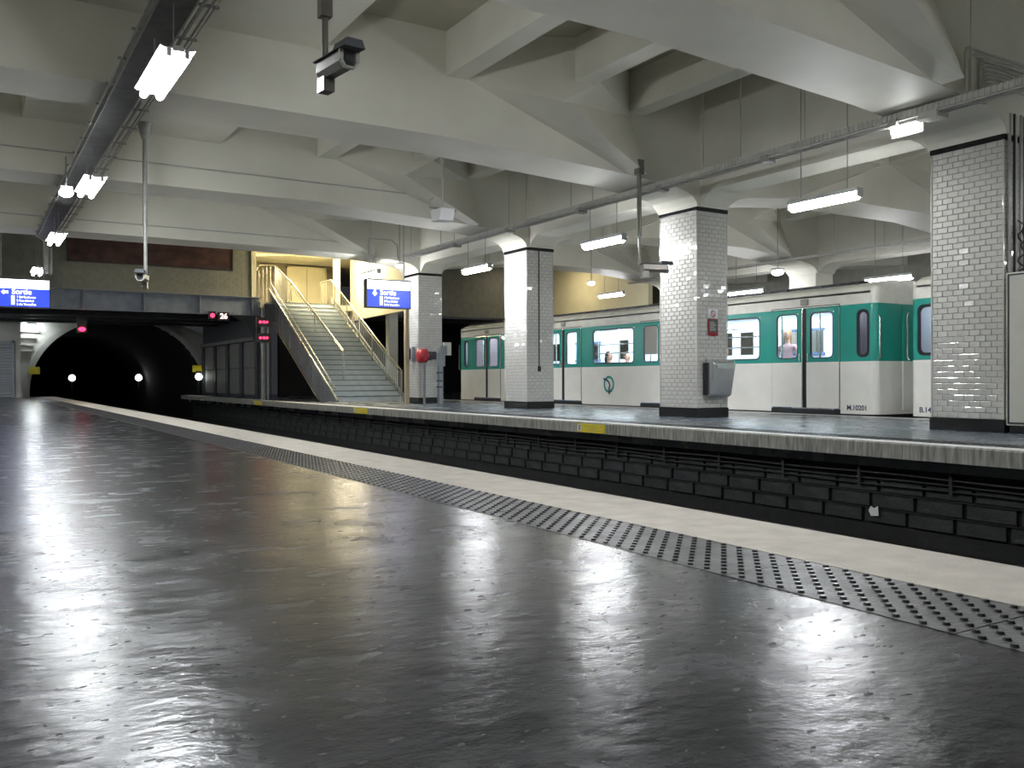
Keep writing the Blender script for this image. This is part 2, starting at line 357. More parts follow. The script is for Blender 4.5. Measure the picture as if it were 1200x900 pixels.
def prof():
    P = [(-3.2, 4.22), (6.0, 4.22), (9.4, 4.07), (10.45, 3.97), (10.66, 3.93), (10.80, 3.87), (10.90, 3.78), (10.93, 3.70), (PX1, 3.70), (PX1+.03, 3.78), (PX1+.15, 3.87), (PX1+.3, 3.93), (PX1+.5, 3.97), (13.2, 4.07), (14.6, 4.2)]
    Q = [(QX0+PX1-x, z) for x, z in P if 10.4 < x]; Q.reverse()
    return P+[(17.9, 4.2)]+Q[1:]+[(25, 4.2)]
for i, ry in enumerate(ROWS):
    zoff = -0.10 if i >= 4 else 0
    pr = [(x, z+(zoff if x < 8 else 0)) for x, z in prof()]
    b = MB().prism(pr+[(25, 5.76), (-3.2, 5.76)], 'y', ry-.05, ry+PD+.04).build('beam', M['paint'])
    tag(b, ['transverse ceiling beam above and behind the camera', 'nearest wide ceiling beam crossing over the rightmost tiled pillar', 'second ceiling beam, over the pillar with the grey bin', 'third ceiling beam, with a thin pipe along its face', 'last ceiling beam in front of the staircase and mural'][i], kind='structure')
    for sx, x0 in ((1, 0), (-1, PX0+PX1), (1, QX0-PX0)):
        Y0 = ry-.05
        g = lambda x, y_, z: ((x0+x) if sx == 1 else (x0-x), Y0+y_, z)
        V = [g(6.34,0,5.12), g(9.4,0,4.075), g(9.50,-.33,4.03), g(7.57,-.70,4.80), g(8.08,-.94,5.10), g(9.42,0,5.02), g(6.34,0,5.76), g(8.08,-.94,5.76), g(9.42,0,5.76), g(7.57,-.70,5.76), g(9.6,0,4.06)]
        hb = MB(); hb.add(V, [(0,1,2,3),(3,2,5,4),(1,10,2),(2,10,5),(4,5,8,7),(0,3,9,6),(3,4,7,9)])
        hb.build('haunch', M['paint'], b)
        if sx == 1:   # mirror to the far side of the beam (facing away)
            pass
# pipes on beam faces
for yy, z, lab in ((ROWS[3]-.05, 4.62, 'thin pipe clipped along the face of the third ceiling beam'), (ROWS[4]-.05, 4.42, 'thin pipe clipped along the face of the last ceiling beam')):
    tag(MB().tube([(-3, yy-.02, z), (8.9, yy-.02, z-.04)], 0.014, 6).build('wall_pipe', M['conduit']), lab, 'pipe')
# ---------------------------------------------------------------- pillars
TW, TH = 0.1493, 0.0745
tme = {}
def tile_mesh(w, h):
    k = (round(w, 4), round(h, 4))
    if k not in tme:
        b = MB(); d = .010; e = .005; hw, hh = w/2-.0028, h/2-.0028
        vs = [(0,-hw,-hh),(0,hw,-hh),(0,hw,hh),(0,-hw,hh),(-d+.004,-hw,-hh),(-d+.004,hw,-hh),(-d+.004,hw,hh),(-d+.004,-hw,hh),(-d,-hw+e,-hh+e),(-d,hw-e,-hh+e),(-d,hw-e,hh-e),(-d,-hw+e,hh-e)]
        fs = [(8,9,10,11)]+[(i, (i+1) % 4, 4+(i+1) % 4, 4+i) for i in range(4)]+[(4+i, 4+(i+1) % 4, 8+(i+1) % 4, 8+i) for i in range(4)]
        b.add(vs, fs); tme[k] = (b.mesh('tile', M['tile']), vs, fs)
    return tme[k]
def pillar(x0, x1, y0, label, parts=0, plain=False, faces='WS'):
    t = thing('pillar', label, None, (x0, y0, 0), kind='structure')
    w, d = x1-x0, PD
    if plain:
        MB().box(0, w, 0, d, 0, 5.0).build('core', M['paint'], t); return t
    MB().box(.012, w-.012, .012, d-.012, 0, 3.75).build('core', M['grout'], t)
    MB().box(-.02, w+.02, -.02, d+.02, 0, .165).build('base_band', M['blacktile'], t, bevel=.006)
    MB().box(-.015, w+.015, -.015, d+.015, 3.635, 3.715).build('top_band', M['blacktile'], t, bevel=.004)
    for cx, cy in ((0, 0), (w, 0), (0, d), (w, d)):
        MB().box(cx-.008, cx+.008, cy-.008, cy+.008, .165, 3.635).build('corner_trim', M['tan'] if False else M['tile'], t, bevel=.004)
    rows = 46; count = 0; st = MB()
    for face in ('W', 'S', 'E', 'N'):
        width = d if face in 'WE' else w
        if face in 'EN': continue
        W = width-.016; nfull = 6.5 if face == 'W' else 5; tw = W/nfull; hh = (3.635-.165)/rows
        for r in range(rows):
            u = 0.0; seq = []
            off = (r % 2 == 1)
            if face == 'W': seq = [tw]*6+[tw/2] if not off else [tw/2]+[tw]*6
            else: seq = [tw]*5 if not off else [tw/2]+[tw]*4+[tw/2]
            for ww in seq:
                cu = .008+u+ww/2; u += ww; cz = .165+(r+.5)*hh
                ra, rb = random.gauss(0, .022), random.gauss(0, .026)
                me, vs, fs = tile_mesh(ww, hh)
                if face == 'W': loc = (.012, cu, cz); rot = (0, ra, rb)
                else: loc = (cu, .012, cz); rot = (0, ra, rb+PI/2)
                if count < parts and face == 'W':
                    inst(me, 'tile', t, loc, rot); count += 1
                else:
                    R = Matrix.Rotation(rot[2], 3, 'Z') @ Matrix.Rotation(rot[1], 3, 'Y')
                    st.add([R @ Vector(v)+Vector(loc) for v in vs], fs)
    for face in ('E', 'N'):
        width = d if face == 'E' else w
        for r in range(rows):
            hh = (3.635-.165)/rows; off = TW/2*(r % 2); u = .008
            while u < width-.02:
                ww = min(TW if not (u < .01 and off) else TW/2, width-.008-u)
                if ww < .02: break
                me, vs, fs = tile_mesh(ww, hh); cu = u+ww/2; u += ww; cz = .165+(r+.5)*hh
                loc = (w-.012, cu, cz) if face == 'E' else (cu, d-.012, cz)
                R = Matrix.Rotation(PI if face == 'E' else -PI/2, 3, 'Z')
                st.add([R @ Vector(v)+Vector(loc) for v in vs], fs)
    o = st.build('tiling', M['tile'], t); o['kind'] = 'stuff'
    return t
pillar(PX0, PX1, ROWS[1], 'rightmost white tiled pillar, beside the tall grey cabinet', parts=300)
pillar(PX0, PX1, ROWS[2], 'white tiled pillar carrying the grey bin and small notice', parts=300)
pillar(PX0, PX1, ROWS[3], 'white tiled pillar with a thin cable down its front, before the train', parts=0)
pillar(PX0, PX1, ROWS[4], 'white tiled pillar beside the staircase and the second blue sign', parts=0)
for i, ry in enumerate(ROWS):
    if i: pillar(QX0, QX1, ry, ['', 'plain pale pillar beyond the train, nearest of its row', 'plain pale pillar beyond the train, second of its row', 'pale pillar seen over the train roof between two tiled pillars', 'plain pale pillar beyond the train, last of its row'][i], plain=True)
pillar(PX0, PX1, ROWS[0], 'tiled pillar behind the camera', plain=True)
# ---------------------------------------------------------------- mezzanine front (Y = 33)
Y3 = 33.0
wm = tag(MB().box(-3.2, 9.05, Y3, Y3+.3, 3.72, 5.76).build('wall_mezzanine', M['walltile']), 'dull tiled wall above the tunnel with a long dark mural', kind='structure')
# courses of tile as fine proud rows
cs = MB()
z = 3.74
while z < 5.7:
    off = 0 if int(round((z-3.74)/.12)) % 2 else .15
    x = 2.85+off
    while x < 9.0:
        cs.box(x, min(x+.292, 9.04), Y3-.012, Y3, z, z+.112); x += .30
    z += .12
tag(cs.build('tile_courses', M['walltile'], wm), kind='stuff')
MB().box(-3.2, 2.80, Y3-.05, Y3, 3.72, 5.76).build('dark_panel', M['panelgrey'], wm)
tag(MB().box(9.05, 9.22, Y3-.1, Y3+.4, 3.72, 5.76).build('trim_1', M['warmwall']), 'yellow lit end of the mural wall beside the stairs', kind='structure')
mu = thing('mural', 'long dark red mural set high in the tiled wall over the tunnel', 'mural', (5.65, Y3-.03, 4.75))
MB().box(-2.66, 2.69, 0, .03, -.03, .80).build('painted_panel', M['mural'], mu)
fr = MB()
for a in ((-2.71,-2.66,-.08,.85),(2.69,2.74,-.08,.85),(-2.71,2.74,-.08,-.03),(-2.71,2.74,.80,.85)): fr.box(a[0],a[1],-.03,.03,a[2],a[3])
fr.build('frame', M['muralframe'], mu)
# riveted girder
gd = thing('steel_girder', 'blue grey riveted steel girder spanning the tunnel mouth', 'girder', (0, Y3-.1, 3.05))
MB().box(-3.2, 9.35, .05, .09, .03, .66).build('web', M['steel'], gd)
MB().box(-3.2, 9.4, -.12, .095, .66, .69).box(-3.2, 9.4, -.12, .095, 0, .03).build('flange', M['steel'], gd)
MB().box(-3.2, 9.35, .03, .05, .55, .66).box(-3.2, 9.35, .03, .05, .03, .13).build('angle', M['steel'], gd)
for x in (-2.2, -.35, 1.52, 3.42, 5.33, 7.19, 9.05): MB().box(x-.02, x+.02, -.10, .05, .03, .66).box(x-.07, x+.07, .02, .05, .03, .66).build('stiffener', M['steel'], gd)
rv = MB(); x = -3.0
while x < 9.3:
    rv.sphere((x, .028, .61), .018, 6, 4); rv.sphere((x, .028, .08), .018, 6, 4); x += .16
tag(rv.build('rivets', M['steel'], gd), kind='stuff')
tag(MB().box(-3.2, 9.3, Y3+.15, YE, 3.25, 3.7).build('ceiling.001', M['dark']), 'black underside of the mezzanine over the track', kind='structure')
for yy in (35.0, 37.2, 39.4): tag(MB().box(-3.2, 9.3, yy, yy+.25, 2.98, 3.25).build('beam', M['steeldark']), '%s dark cross girder under the mezzanine' % {35.0: 'nearest', 37.2: 'middle', 39.4: 'farthest'}[yy], kind='structure')
cl = thing('steel_column', 'dark steel column under the right end of the girder', 'column', (9.25, Y3-.1, 0))
MB().box(-.06, -.03, -.12, .12, 0, 3.05).box(.03, .06, -.12, .12, 0, 3.05).box(-.03, .03, -.02, .02, 0, 3.05).build('shaft', M['steeldark'], cl)
MB().box(-.12, .12, -.16, .16, 0, .03).build('base_plate', M['steeldark'], cl)
br = MB().prism([(9.2, 3.05), (9.2, 2.0), (9.12, 2.3), (8.95, 2.6), (8.7, 2.85), (8.3, 3.05)], 'y', Y3-.06, Y3+.06).build('girder_bracket', M['steeldark']); tag(br, 'curved dark bracket under the right end of the girder', 'bracket')
# mezzanine to the right of the stairs + landing
tag(MB().box(9.3, 14.2, Y3-.35, 41, 3.35, 3.55).build('floor.003', M['warmwall']), 'upper landing at the head of the stairs', kind='structure')
tag(MB().box(9.22, 14.2, Y3+.0, Y3+.3, 5.42, 5.76).build('beam', M['warmwall']), 'yellow lit lintel over the head of the stairs', kind='structure')
ww_ = tag(MB().prism([(27.6, 3.05), (32.9, 2.98), (32.9, 5.76), (27.6, 5.76)], 'x', 12.9, 13.05).build('wall_stair', M['warmwall']), 'brightly lit cream wall on the right of the stairs', kind='structure')
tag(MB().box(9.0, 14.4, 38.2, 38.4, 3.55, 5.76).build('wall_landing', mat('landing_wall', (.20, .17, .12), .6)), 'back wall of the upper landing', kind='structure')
d1 = thing('door_1', 'cream door panel at the back of the upper landing', None, (12.9, 38.1, 3.55), kind='structure')
MB().box(-.82, .82, -.02, .08, 0, 2.02).build('door_leaf', M['warmwall'], d1)
MB().box(-.9, -.82, -.06, .1, 0, 2.1).box(.82, .9, -.06, .1, 0, 2.1).box(-.9, .9, -.06, .1, 2.02, 2.1).build('door_frame', M['warmwall'], d1)
MB().box(-.012, .012, -.03, -.02, 0, 2.02).build('door_joint', M['tan'], d1)
tag(MB().box(12.30, 12.48, Y3-.1, Y3+.2, 3.55, 5.45).build('trim_2', M['warmwall']), 'slim lit post at the head of the stairs', kind='structure')
tag(MB().prism([(9.3, 5.75), (9.3, 5.45), (11.8, 5.75)], 'y', 34.5, 34.9).build('beam', M['paint']), 'small haunched beam over the upper landing', kind='structure')
# tiled wall over the train
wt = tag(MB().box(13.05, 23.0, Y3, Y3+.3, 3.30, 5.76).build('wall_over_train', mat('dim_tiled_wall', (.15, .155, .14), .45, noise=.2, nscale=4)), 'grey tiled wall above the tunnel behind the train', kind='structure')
tag(MB().box(23.0, 25, Y3+1.5, Y3+1.8, -1.2, 5.76).build('wall_far_right', M['walltile']), kind='structure')
tag(MB().box(14.2, 24.9, 34.0, YE, 3.1, 3.3).build('ceiling.002', M['dark']), 'dark underside over the second tunnel', kind='structure')
tag(MB().box(13.05, 25, 41.8, 42.0, -1.2, 3.2).build('tunnel_depth_sheet', M['dark']), 'black sheet for the dark depth of the second tunnel', kind='structure')  # darkness of the tunnel depth put into a black sheet
tag(MB().box(22.6, 22.8, 26.5, 33, 2.9, 5.7).build('wall_warm', M['warmwall']), 'warm lit wall beyond the train roof', kind='structure')
# post, and black sheet in place of the dark void behind the stairs
ps = tag(MB().box(13.25, 13.6, 30.0, 30.3, 0, 3.3).build('trim_3', M['palewall']), 'pale post in the dark gap behind the right stair railing', kind='structure')
tag(MB().box(11.0, 13.7, 36.0, 36.2, 0, 3.35).build('void_sheet', M['dark']), 'black sheet for the dark void behind the staircase', kind='structure')
# panels below mezzanine, facing the track
wp = thing('wall_right_of_track', 'grey panelled wall under the mezzanine at the right of the tunnel', None, kind='structure')
MB().box(9.32, 9.5, Y3+.1, YE, 0, 3.25).build('wall_core', M['steeldark'], wp)
for k in range(4):
    ya = 33.35+k*2.15
    for z0, z1 in ((.12, 1.12), (1.15, 2.12)): MB().box(9.25, 9.33, ya, ya+1.45, z0, z1).build('panel', M['panelgrey'], wp, bevel=.01)
    MB().box(9.22, 9.33, ya+1.58, ya+1.98, .05, 2.3).build('pilaster', M['steeldark'], wp)
MB().box(9.2, 9.4, Y3+.1, YE, 2.16, 2.3).build('cornice', M['panelgrey'], wp)
# ---------------------------------------------------------------- portal and tunnel
cx, hw, zt = 5.83, 3.5, 3.36
def archpt(a, o=0): return (cx-(hw+o)*math.cos(a), 0.25+(zt-.25+o)*math.sin(a))
arc = [(cx-hw, -1.2)]+[archpt(PI*i/24) for i in range(25)]+[(cx+hw, -1.2)]
N = len(arc); po = MB()
outer = [(-3.2, -1.2)]+[(-3.2 if i < 9 else (-3.2+(i-9)*(12.7)/8 if i < 17 else 9.5), (3.26 if 0 else (-1.2+4.5*min(1, i/8) if i < 9 else (3.3 if i < 17 else 3.3-4.5*(i-16)/8)))) for i in range(25)]+[(9.5, -1.2)]
po.add([(p[0], YE, p[1]) for p in arc]+[(p[0], YE, p[1]) for p in outer], [(i, i+1, N+i+1, N+i) for i in range(N-1)])
po = po.build('wall_portal', M['palewall']); tag(po, 'pale end wall with the arched tunnel mouth', kind='structure')
ring = MB(); ra = [archpt(PI*i/32, 0) for i in range(33)]; rb = [archpt(PI*i/32, .22) for i in range(33)]
ring.add([(p[0], YE-.08, p[1]) for p in ra]+[(p[0], YE-.08, p[1]) for p in rb]+[(p[0], YE, p[1]) for p in rb]+[(p[0], YE+.2, p[1]) for p in ra],
         [(i, i+1, 33+i+1, 33+i) for i in range(32)]+[(33+i, 34+i, 67+i, 66+i) for i in range(32)]+[(i, i+1, 99+i+1, 99+i) for i in range(32)])
ring.build('arch_ring', M['palewall'], po)
for z in (1.9, 2.15, 2.45, 2.7): MB().box(1.9, 2.35 + .28*(z-1.6)**1.4, YE-.12, YE-.02, z, z+.09).build('moulding', M['palewall'], po)
bar = MB(); k = 0; vs = []; fs = []
for yy in (YE, 55, 70, 88):
    vs += [(p[0], yy, p[1]) for p in arc]
for s in range(3):
    for i in range(N-1): fs.append((s*N+i, s*N+i+1, (s+1)*N+i+1, (s+1)*N+i))
fs.append(tuple(3*N+i for i in range(N)))
bar.add(vs, fs); tag(bar.build('wall_tunnel', M['dark']), 'black barrel of the tunnel', kind='structure')
# near platform end wall with louvred door
we = tag(MB().box(-3.2, 1.95, 40.75, 40.95, 0, 3.25).build('wall_platform_end', M['palewall']), 'pale end wall of the near platform', kind='structure')
d2 = thing('door_2', 'grey louvred shutter in the end wall at the far left', None, (1.1, 40.74, 0), kind='structure')
MB().box(-.62, -.54, -.06, .02, 0, 2.28).box(.54, .62, -.06, .02, 0, 2.28).box(-.62, .62, -.06, .02, 2.2, 2.28).build('door_frame', M['louvre'], d2)
for k in range(22): MB().prism([(-.04, .03+k*.099), (0, .01+k*.099), (0, .10+k*.099), (-.02, .10+k*.099)], 'x', -.54, .54).build('slat', M['louvre'], d2)
# ---------------------------------------------------------------- staircase
st = thing('staircase', 'grey staircase with cream railings rising to the upper landing', 'staircase', (0, 26.2, 0))
NR, RH, TR = 21, 3.55/21, 6.4/21
stm = MB().box(9.80, 12.1, 0, TR+.03, -.0, RH-.02).mesh('step', M['stair']); nm = MB().box(9.80, 12.1, -.02, .05, RH-.025, RH).mesh('nosing', M['nose'])
for i in range(NR):
    s_ = inst(stm, 'step', st, (0, i*TR, i*RH)); inst(nm, 'nosing', s_)
SL = 3.55/6.4
MB().prism([(-.25, 0.0), (.5, 0), (6.8, 3.45), (6.8, 3.9), (5.9, 3.55)], 'x', 12.08, 12.14).build('stringer', M['stringer'], st)
lf = MB().prism([(-.33, 0.0), (1.30, 0.0), (6.75, 2.95), (6.75, 4.02)], 'x', 9.72, 9.78).build('stringer', M['stringer'], st)
lr = MB().tube([(9.69, -.40, .02), (9.69, 6.75, 4.10)], .028, 8).build('handrail', M['rail'], st)
MB().tube([(9.74, -.05, .42), (9.74, 6.7, 4.30)], .02, 8).build('handrail', M['rail'], st)
MB().tube([(9.69, 1.30, .03), (9.69, 6.75, 3.02)], .024, 8).build('stringer_bar', M['rail'], st)
for k in range(6):
    yy = 1.0+k*1.1; MB().box(9.68, 9.72, yy-.02, yy+.02, max(.05, (yy-1.0)*.545), yy*.565+.25).build('stanchion', M['galv'], st)
def railing(x, y0, y1, parent, h=.96, step=.13, zoff=0.0, post=1.2):
    z = lambda y: max(0, y)*SL+zoff
    MB().tube([(x, y0, z(y0)+h), (x, y1, z(y1)+h)], .026, 8).build('handrail', M['rail'], parent)
    MB().bar((x, y0, z(y0)+h-.12), (x, y1, z(y1)+h-.12), .02, .02).bar((x, y0, z(y0)+.14), (x, y1, z(y1)+.14), .03, .04).build('railing_bar', M['rail'], parent)
    b = MB(); y = y0
    while y < y1: b.box(x-.008, x+.008, y-.008, y+.008, z(y)+.14, z(y)+h-.12); y += step
    tag(b.build('balusters', M['rail'], parent), kind='stuff')
    y = y0
    while y < y1+.01:
        MB().box(x-.02, x+.02, y-.02, y+.02, z(y)-.02, z(y)+h).build('post', M['rail'], parent); y += post
railing(12.0, .0, 6.4, st)
MB().tube([(10.5, 1.2, 1.62), (10.5, 6.75, 4.44)], .026, 8).build('handrail', M['rail'], st)
MB().tube([(10.56, 1.35, 1.55), (10.56, 6.75, 4.36)], .018, 8).build('handrail', M['rail'], st)
for yy in (1.2, 4.0, 6.6): MB().box(10.48, 10.52, yy-.02, yy+.02, yy*SL-.02, yy*.508+1.02).build('post', M['rail'], st)
b = MB(); y = 1.35
while y < 6.7: b.bar((10.5, y, y*.508+1.0), (10.5, y+.12, y*.508+.84), .012, .012); y += .16
tag(b.build('railing_mesh', M['rail'], st), kind='stuff')
# guard rail at the head of the stairs
gr = thing('guard_rail', 'cream barred guard rail at the head of the staircase', 'railing', (0, 33.0, 3.55))
MB().tube([(10.5, -.05, .86), (10.5, 1.85, 1.66), (9.95, 1.95, 1.66), (9.6, 1.95, 1.2)], .026, 8).build('handrail', M['rail'], gr)
b = MB()
for k in range(13): b.box(10.49, 10.51, k*.15-.01, k*.15+.01, .02, .86+.42*k*.15)
for k in range(6): b.box(9.6+k*.15, 9.62+k*.15, 1.94, 1.96, .02, 1.3+k*.06)
b.bar((10.5, 0, .1), (10.5, 1.85, .1), .03, .03).bar((9.6, 1.95, .1), (10.5, 1.95, .1), .03, .03)
b.build('bars', M['rail'], gr)
gr2 = thing('guard_rail', 'short cream guard rail on the right of the stair head, against the bright wall', 'railing', (12.0, 32.6, 3.55))
MB().tube([(0, 0, .96), (0, 1.2, .96)], .026, 8).build('handrail', M['rail'], gr2)
b = MB()
for k in range(9): b.box(-.01, .01, k*.14, k*.14+.02, 0.0, .96)
b.build('bars', M['rail'], gr2)
# ================================================================ LIGHT FITTINGS
def batten(name, L, twin, label, group, matl, w=.16):
    t = thing(name, label, 'light', group=group)
    if twin:   # open trough with two side wings and tubes
        MB().prism([(-.04,.07),(.04,.07),(.05,.02),(-.05,.02)], 'y', -L/2, L/2).build('spine', M['white'], t)
        for sg in (-1, 1): MB().prism([(sg*.03,.05),(sg*.03,.04),(sg*.11,.035),(sg*.15,.05),(sg*.15,.056),(sg*.11,.042)], 'y', -L/2, L/2).build('reflector', M['white'], t)
        for sx in (-.075, .075):
            MB().tube([(sx, -L/2+.05, -.01), (sx, L/2-.05, -.01)], .036, 8).build('fluorescent_tube', matl, t)
            for a_ in (-L/2+.01, L/2-.05): MB().box(sx-.02, sx+.02, a_, a_+.04, -.03, .05).build('lamp_holder', M['white'], t)
    else:
        MB().prism([(-.095,.035),(-.09,.03),(-.04,.068),(.04,.068),(.09,.03),(.095,.035),(.05,.10),(-.05,.10)], 'y', -L/2-.03, L/2+.03).build('housing', M['white'], t)
        MB().tube([(0, -L/2-.02, 0), (0, -L/2, 0), (0, L/2, 0), (0, L/2+.02, 0)], [.035, .07, .07, .035], 10).build('diffuser', matl, t)
        for a_ in (-L/2-.05, L/2+.015): MB().box(-.06, .06, a_, a_+.035, -.04, .09).build('end_cap', M['galv'], t)
    return t
def rods(t, h, ys, x=0):
    for y in ys: MB().tube([(x, y, .08), (x, y, h)], .007, 6).build('hanger_rod', M['galv'], t)
left = [(1.72, 3.2), (1.60, 8.75), (1.60, 14.35), (1.60, 20.0), (1.66, 26.2)]
labs = ['twin tube light over the near platform beside the camera', 'largest twin tube light, nearest under the left cable tray', 'second twin tube light under the left cable tray', 'third twin tube light under the left cable tray', 'farthest twin tube light of the left tray, above the left blue sign']
for (x, y), lb in zip(left, labs):
    t = batten('twin_tube_light', 1.35, True, lb, 'tube lights of the left tray', M['tube']); t.location = (x, y, 3.52)
    rods(t, .5 if y < 24 else 2.2, (-.45, .45))
right = [(10.42, 3.6, 3.2), (10.42, 8.42, 3.2), (10.05, 13.05, 3.2), (10.0, 17.72, 3.2), (9.55, 22.9, 3.58)]
labs = ['tube light above the far platform beyond the right frame edge', 'long tube light hanging left of the rightmost pillar', 'tube light hanging between the second and third tiled pillars', 'tube light hanging left of the pillar with the thin cable', 'tube light hanging above the second blue sign']
for (x, y, z), lb in zip(right, labs):
    t = batten('tube_light', 1.12, False, lb, 'tube lights over the far platform', M['tube2']); t.location = (x, y, z)
    rods(t, 5.76-z if y < 20 and x > 10.2 else (4.0-z if y < 20 else .58), (-.4, .4))
far_l = [(20.2, 14.3, 3.22, 'tube light over the train roof, left of the rightmost pillar'), (19.7, 18.7, 3.22, 'tube light half hidden by the train roof beside the pillar with the bin'), (19.6, 25.0, 3.66, 'tube light before the warm wall, over the train roof'), (20.2, 8.5, 3.22, 'tube light beyond the train, hidden by the rightmost pillar'), (20.2, 2.5, 3.22, 'tube light beyond the train, out of frame to the right')]
for x, y, z, lb in far_l:
    t = batten('tube_light', 1.3, False, lb, 'tube lights beyond the train', M['tube2']); t.location = (x, y, z); rods(t, 5.76-z, (-.4, .4))
def small_lamp(loc, label, h, r=.10):
    t = thing('bulkhead_lamp', label, 'light', loc)
    MB().sphere((0, 0, 0), (r, r*1.3, r*.62), 12, 8).build('lamp_glass', M['small'], t)
    MB().box(-r*.8, r*.8, -r, r, r*.4, r*.85).build('lamp_base', M['galv'], t)
    MB().tube([(0, 0, r*.8), (0, 0, h)], .012, 6).build('hanger_rod', M['galv'], t)
    return t
small_lamp((1.33, 14.95, 3.52), 'small round lamp beside the second light of the left tray', .55)
small_lamp((15.2, 20.3, 3.40), 'small round lamp above the train between two tiled pillars', 2.36, .09)
small_lamp((16.6, 14.75, 3.22), 'small round lamp above the train, right of the pillar with the bin', 2.54, .12)
t = thing('bulkhead_lamp', 'small oblong lamp on the conduit just left of the rightmost pillar head', 'light', (10.02, 6.88, 3.80))
MB().tube([(0, -.17, 0), (0, -.15, 0), (0, .15, 0), (0, .17, 0)], [.02, .05, .05, .02], 10).build('lamp_glass', M['small'], t); MB().box(-.06, .06, -.2, .2, .04, .10).box(.065, .075, -.22, .22, -.07, .10).build('lamp_base', M['galv'], t)
small_lamp((9.62, 21.1, 3.62), 'small lamp on the conduit above the second blue sign', 2.14, .08)
t = batten('twin_tube_light', 1.35, True, 'added twin tube fill light under the mezzanine, unseen left of the frame', 'tube lights of the left tray', M['tube']); t.location = (-1.6, 36.4, 3.0); rods(t, .25, (-.45, .45))  # fill light added out of view to brighten the platform end wall
# mezzanine lamps (hidden behind lintel and wall)
for loc, lb in (((11.2, 34.2, 5.66), 'warm ceiling lamp over the upper landing'), ((12.1, 31.0, 5.60), 'warm ceiling lamp over the stairs beside the cream wall'), ((21.0, 30.5, 5.5), 'warm ceiling lamp by the wall beyond the train')):
    t = thing('ceiling_lamp', lb, 'light', loc)
    MB().box(-.3, .3, -.6, .6, .0, .04).build('diffuser', M['warm2'] if loc[0] > 15 else M['warm'], t); MB().box(-.33, .33, -.63, .63, .04, 5.75-loc[2]).build('housing', M['white'], t)
# portal lamp and tunnel lamps
t = thing('portal_lamp', 'small bright lamp on the pale wall at the left of the tunnel mouth', 'light', (2.42, YE-.35, 2.92))
MB().sphere((0, 0, 0), (.16, .1, .09), 10, 6).build('lamp_glass', emis('portal_lamp_glass', (.9, .97, 1), 38), t); MB().box(-.12, .12, 0, .33, .05, .12).build('lamp_base', M['steeldark'], t)
for x, y, lb in ((5.6, 60, 'left bright lamp glowing deep in the tunnel'), (8.85, 56.6, 'middle bright lamp glowing on the tunnel wall'), (9.0, 41.4, 'bright lamp at the end of the far platform')):
    s = 1.0 if y > 50 else .8
    t = thing('tunnel_lamp', lb, 'light', (x, y, .83))
    MB().sphere((0, 0, 0), .20*s, 10, 7).build('lamp_glass', emis('tunnel_lamp_glass', (.95, 1, .95), 1.6), t)
    zb = -1.14 if y > 50 else 0
    MB().tube([(0, .12, .1), (0, .12, zb-.83)], .04, 6).box(-.12, .12, .08, .16, -.1, .25).build('lamp_post', M['dark'], t)
# ================================================================ TRAYS AND CONDUITS
tr = thing('cable_tray', 'long grey cable tray hung under the beams at the left', 'cable tray', (1.62, 0, 4.02))
MB().box(-.15, .15, YB+.2, 23.3, 0, .012).build('tray_bottom', M['traydark'], tr)
MB().box(-.16, -.145, YB+.2, 23.3, -.01, .09).box(.145, .16, YB+.2, 23.3, -.01, .09).build('tray_side', M['galv'], tr)
MB().box(.0, .07, 23.25, 23.30, -.85, .05).build('tray_drop', M['galv'], tr)
for k, (xx, zz, rr) in enumerate(((-.20, .02, .012), (.20, .0, .014), (.235, .03, .010), (.27, -.01, .012), (.33, .03, .01))):
    MB().tube([(xx, YB+.5, zz), (xx, 23.2, zz), (xx*.3+.05, 23.36, zz-.1), (xx*.3+.05, 23.36, zz-.85)], rr, 6).build('conduit', M['conduit'] if k % 2 == 0 else M['galv'], tr)
for k in range(26):
    yy = 1.0+k*.9; MB().box(-.24, .36, yy, yy+.03, .012, .035).build('bracket', M['galv'], tr)
for i, ry in enumerate(ROWS[1:]):
    for dy in (-2.6, 0.4):
        MB().tube([(.2, ry+dy, .03), (.2, ry+dy, .20 if dy > 0 else 1.10)], .008, 6).build('hanger_rod', M['conduit'], tr)
cd = thing('conduit_run', 'pale conduit duct running below the beams over the far platform', 'conduit', (10.0, 0, 3.92))
MB().box(-.06, .05, YB+.2, 21.6, .0, .075).build('duct', M['conduit'], cd)
for k, (xx, zz) in enumerate(((-.085, -.03), (-.04, -.045), (.02, -.05), (.07, -.02))): MB().tube([(xx, YB+.3, zz), (xx, 21.4, zz)], .015, 6).build('pipe', M['galv'] if k % 2 else M['conduit'], cd)
k = 0; y = 3.0
while y < 10.2:
    MB().box(-.068, .058, y, y+.022, -.01, .081).build('ladder_rung', M['conduit'], cd); y += .07
for yy in (2.5, 5.2, 6.0, 8.4, 9.6, 10.4, 13.3, 14.0, 15.6, 16.3, 18.8, 19.5, 21.2):
    top = 1.2
    for ry in ROWS:
        if ry-.1 < yy < ry+PD+.05: top = .16
    MB().tube([(0, yy, .07), (0, yy, top if top < 1 else 1.84)], .009, 6).build('hanger_rod', M['conduit'], cd)
for yy in (5.0, 6.9, 9.0, 11.3, 13.6, 16.2, 18.6): MB().box(-.11, .09, yy, yy+.12, -.09, .0).build('clamp', M['galv'], cd)
MB().box(-.12, .12, 6.35, 6.6, -.1, -.02).build('junction_box', M['conduit'], cd)
# second conduit beyond the train
cd2 = thing('conduit_run', 'thin conduit run above the train roof under the farther beams', 'conduit', (19.6, 0, 3.95))
MB().box(-.05, .05, YB, 24, 0, .07).build('duct', M['conduit'], cd2)
for yy in (9, 11, 14, 15.5, 19, 21): MB().tube([(0, yy, .07), (0, yy, 1.8)], .01, 6).build('hanger_rod', M['conduit'], cd2)
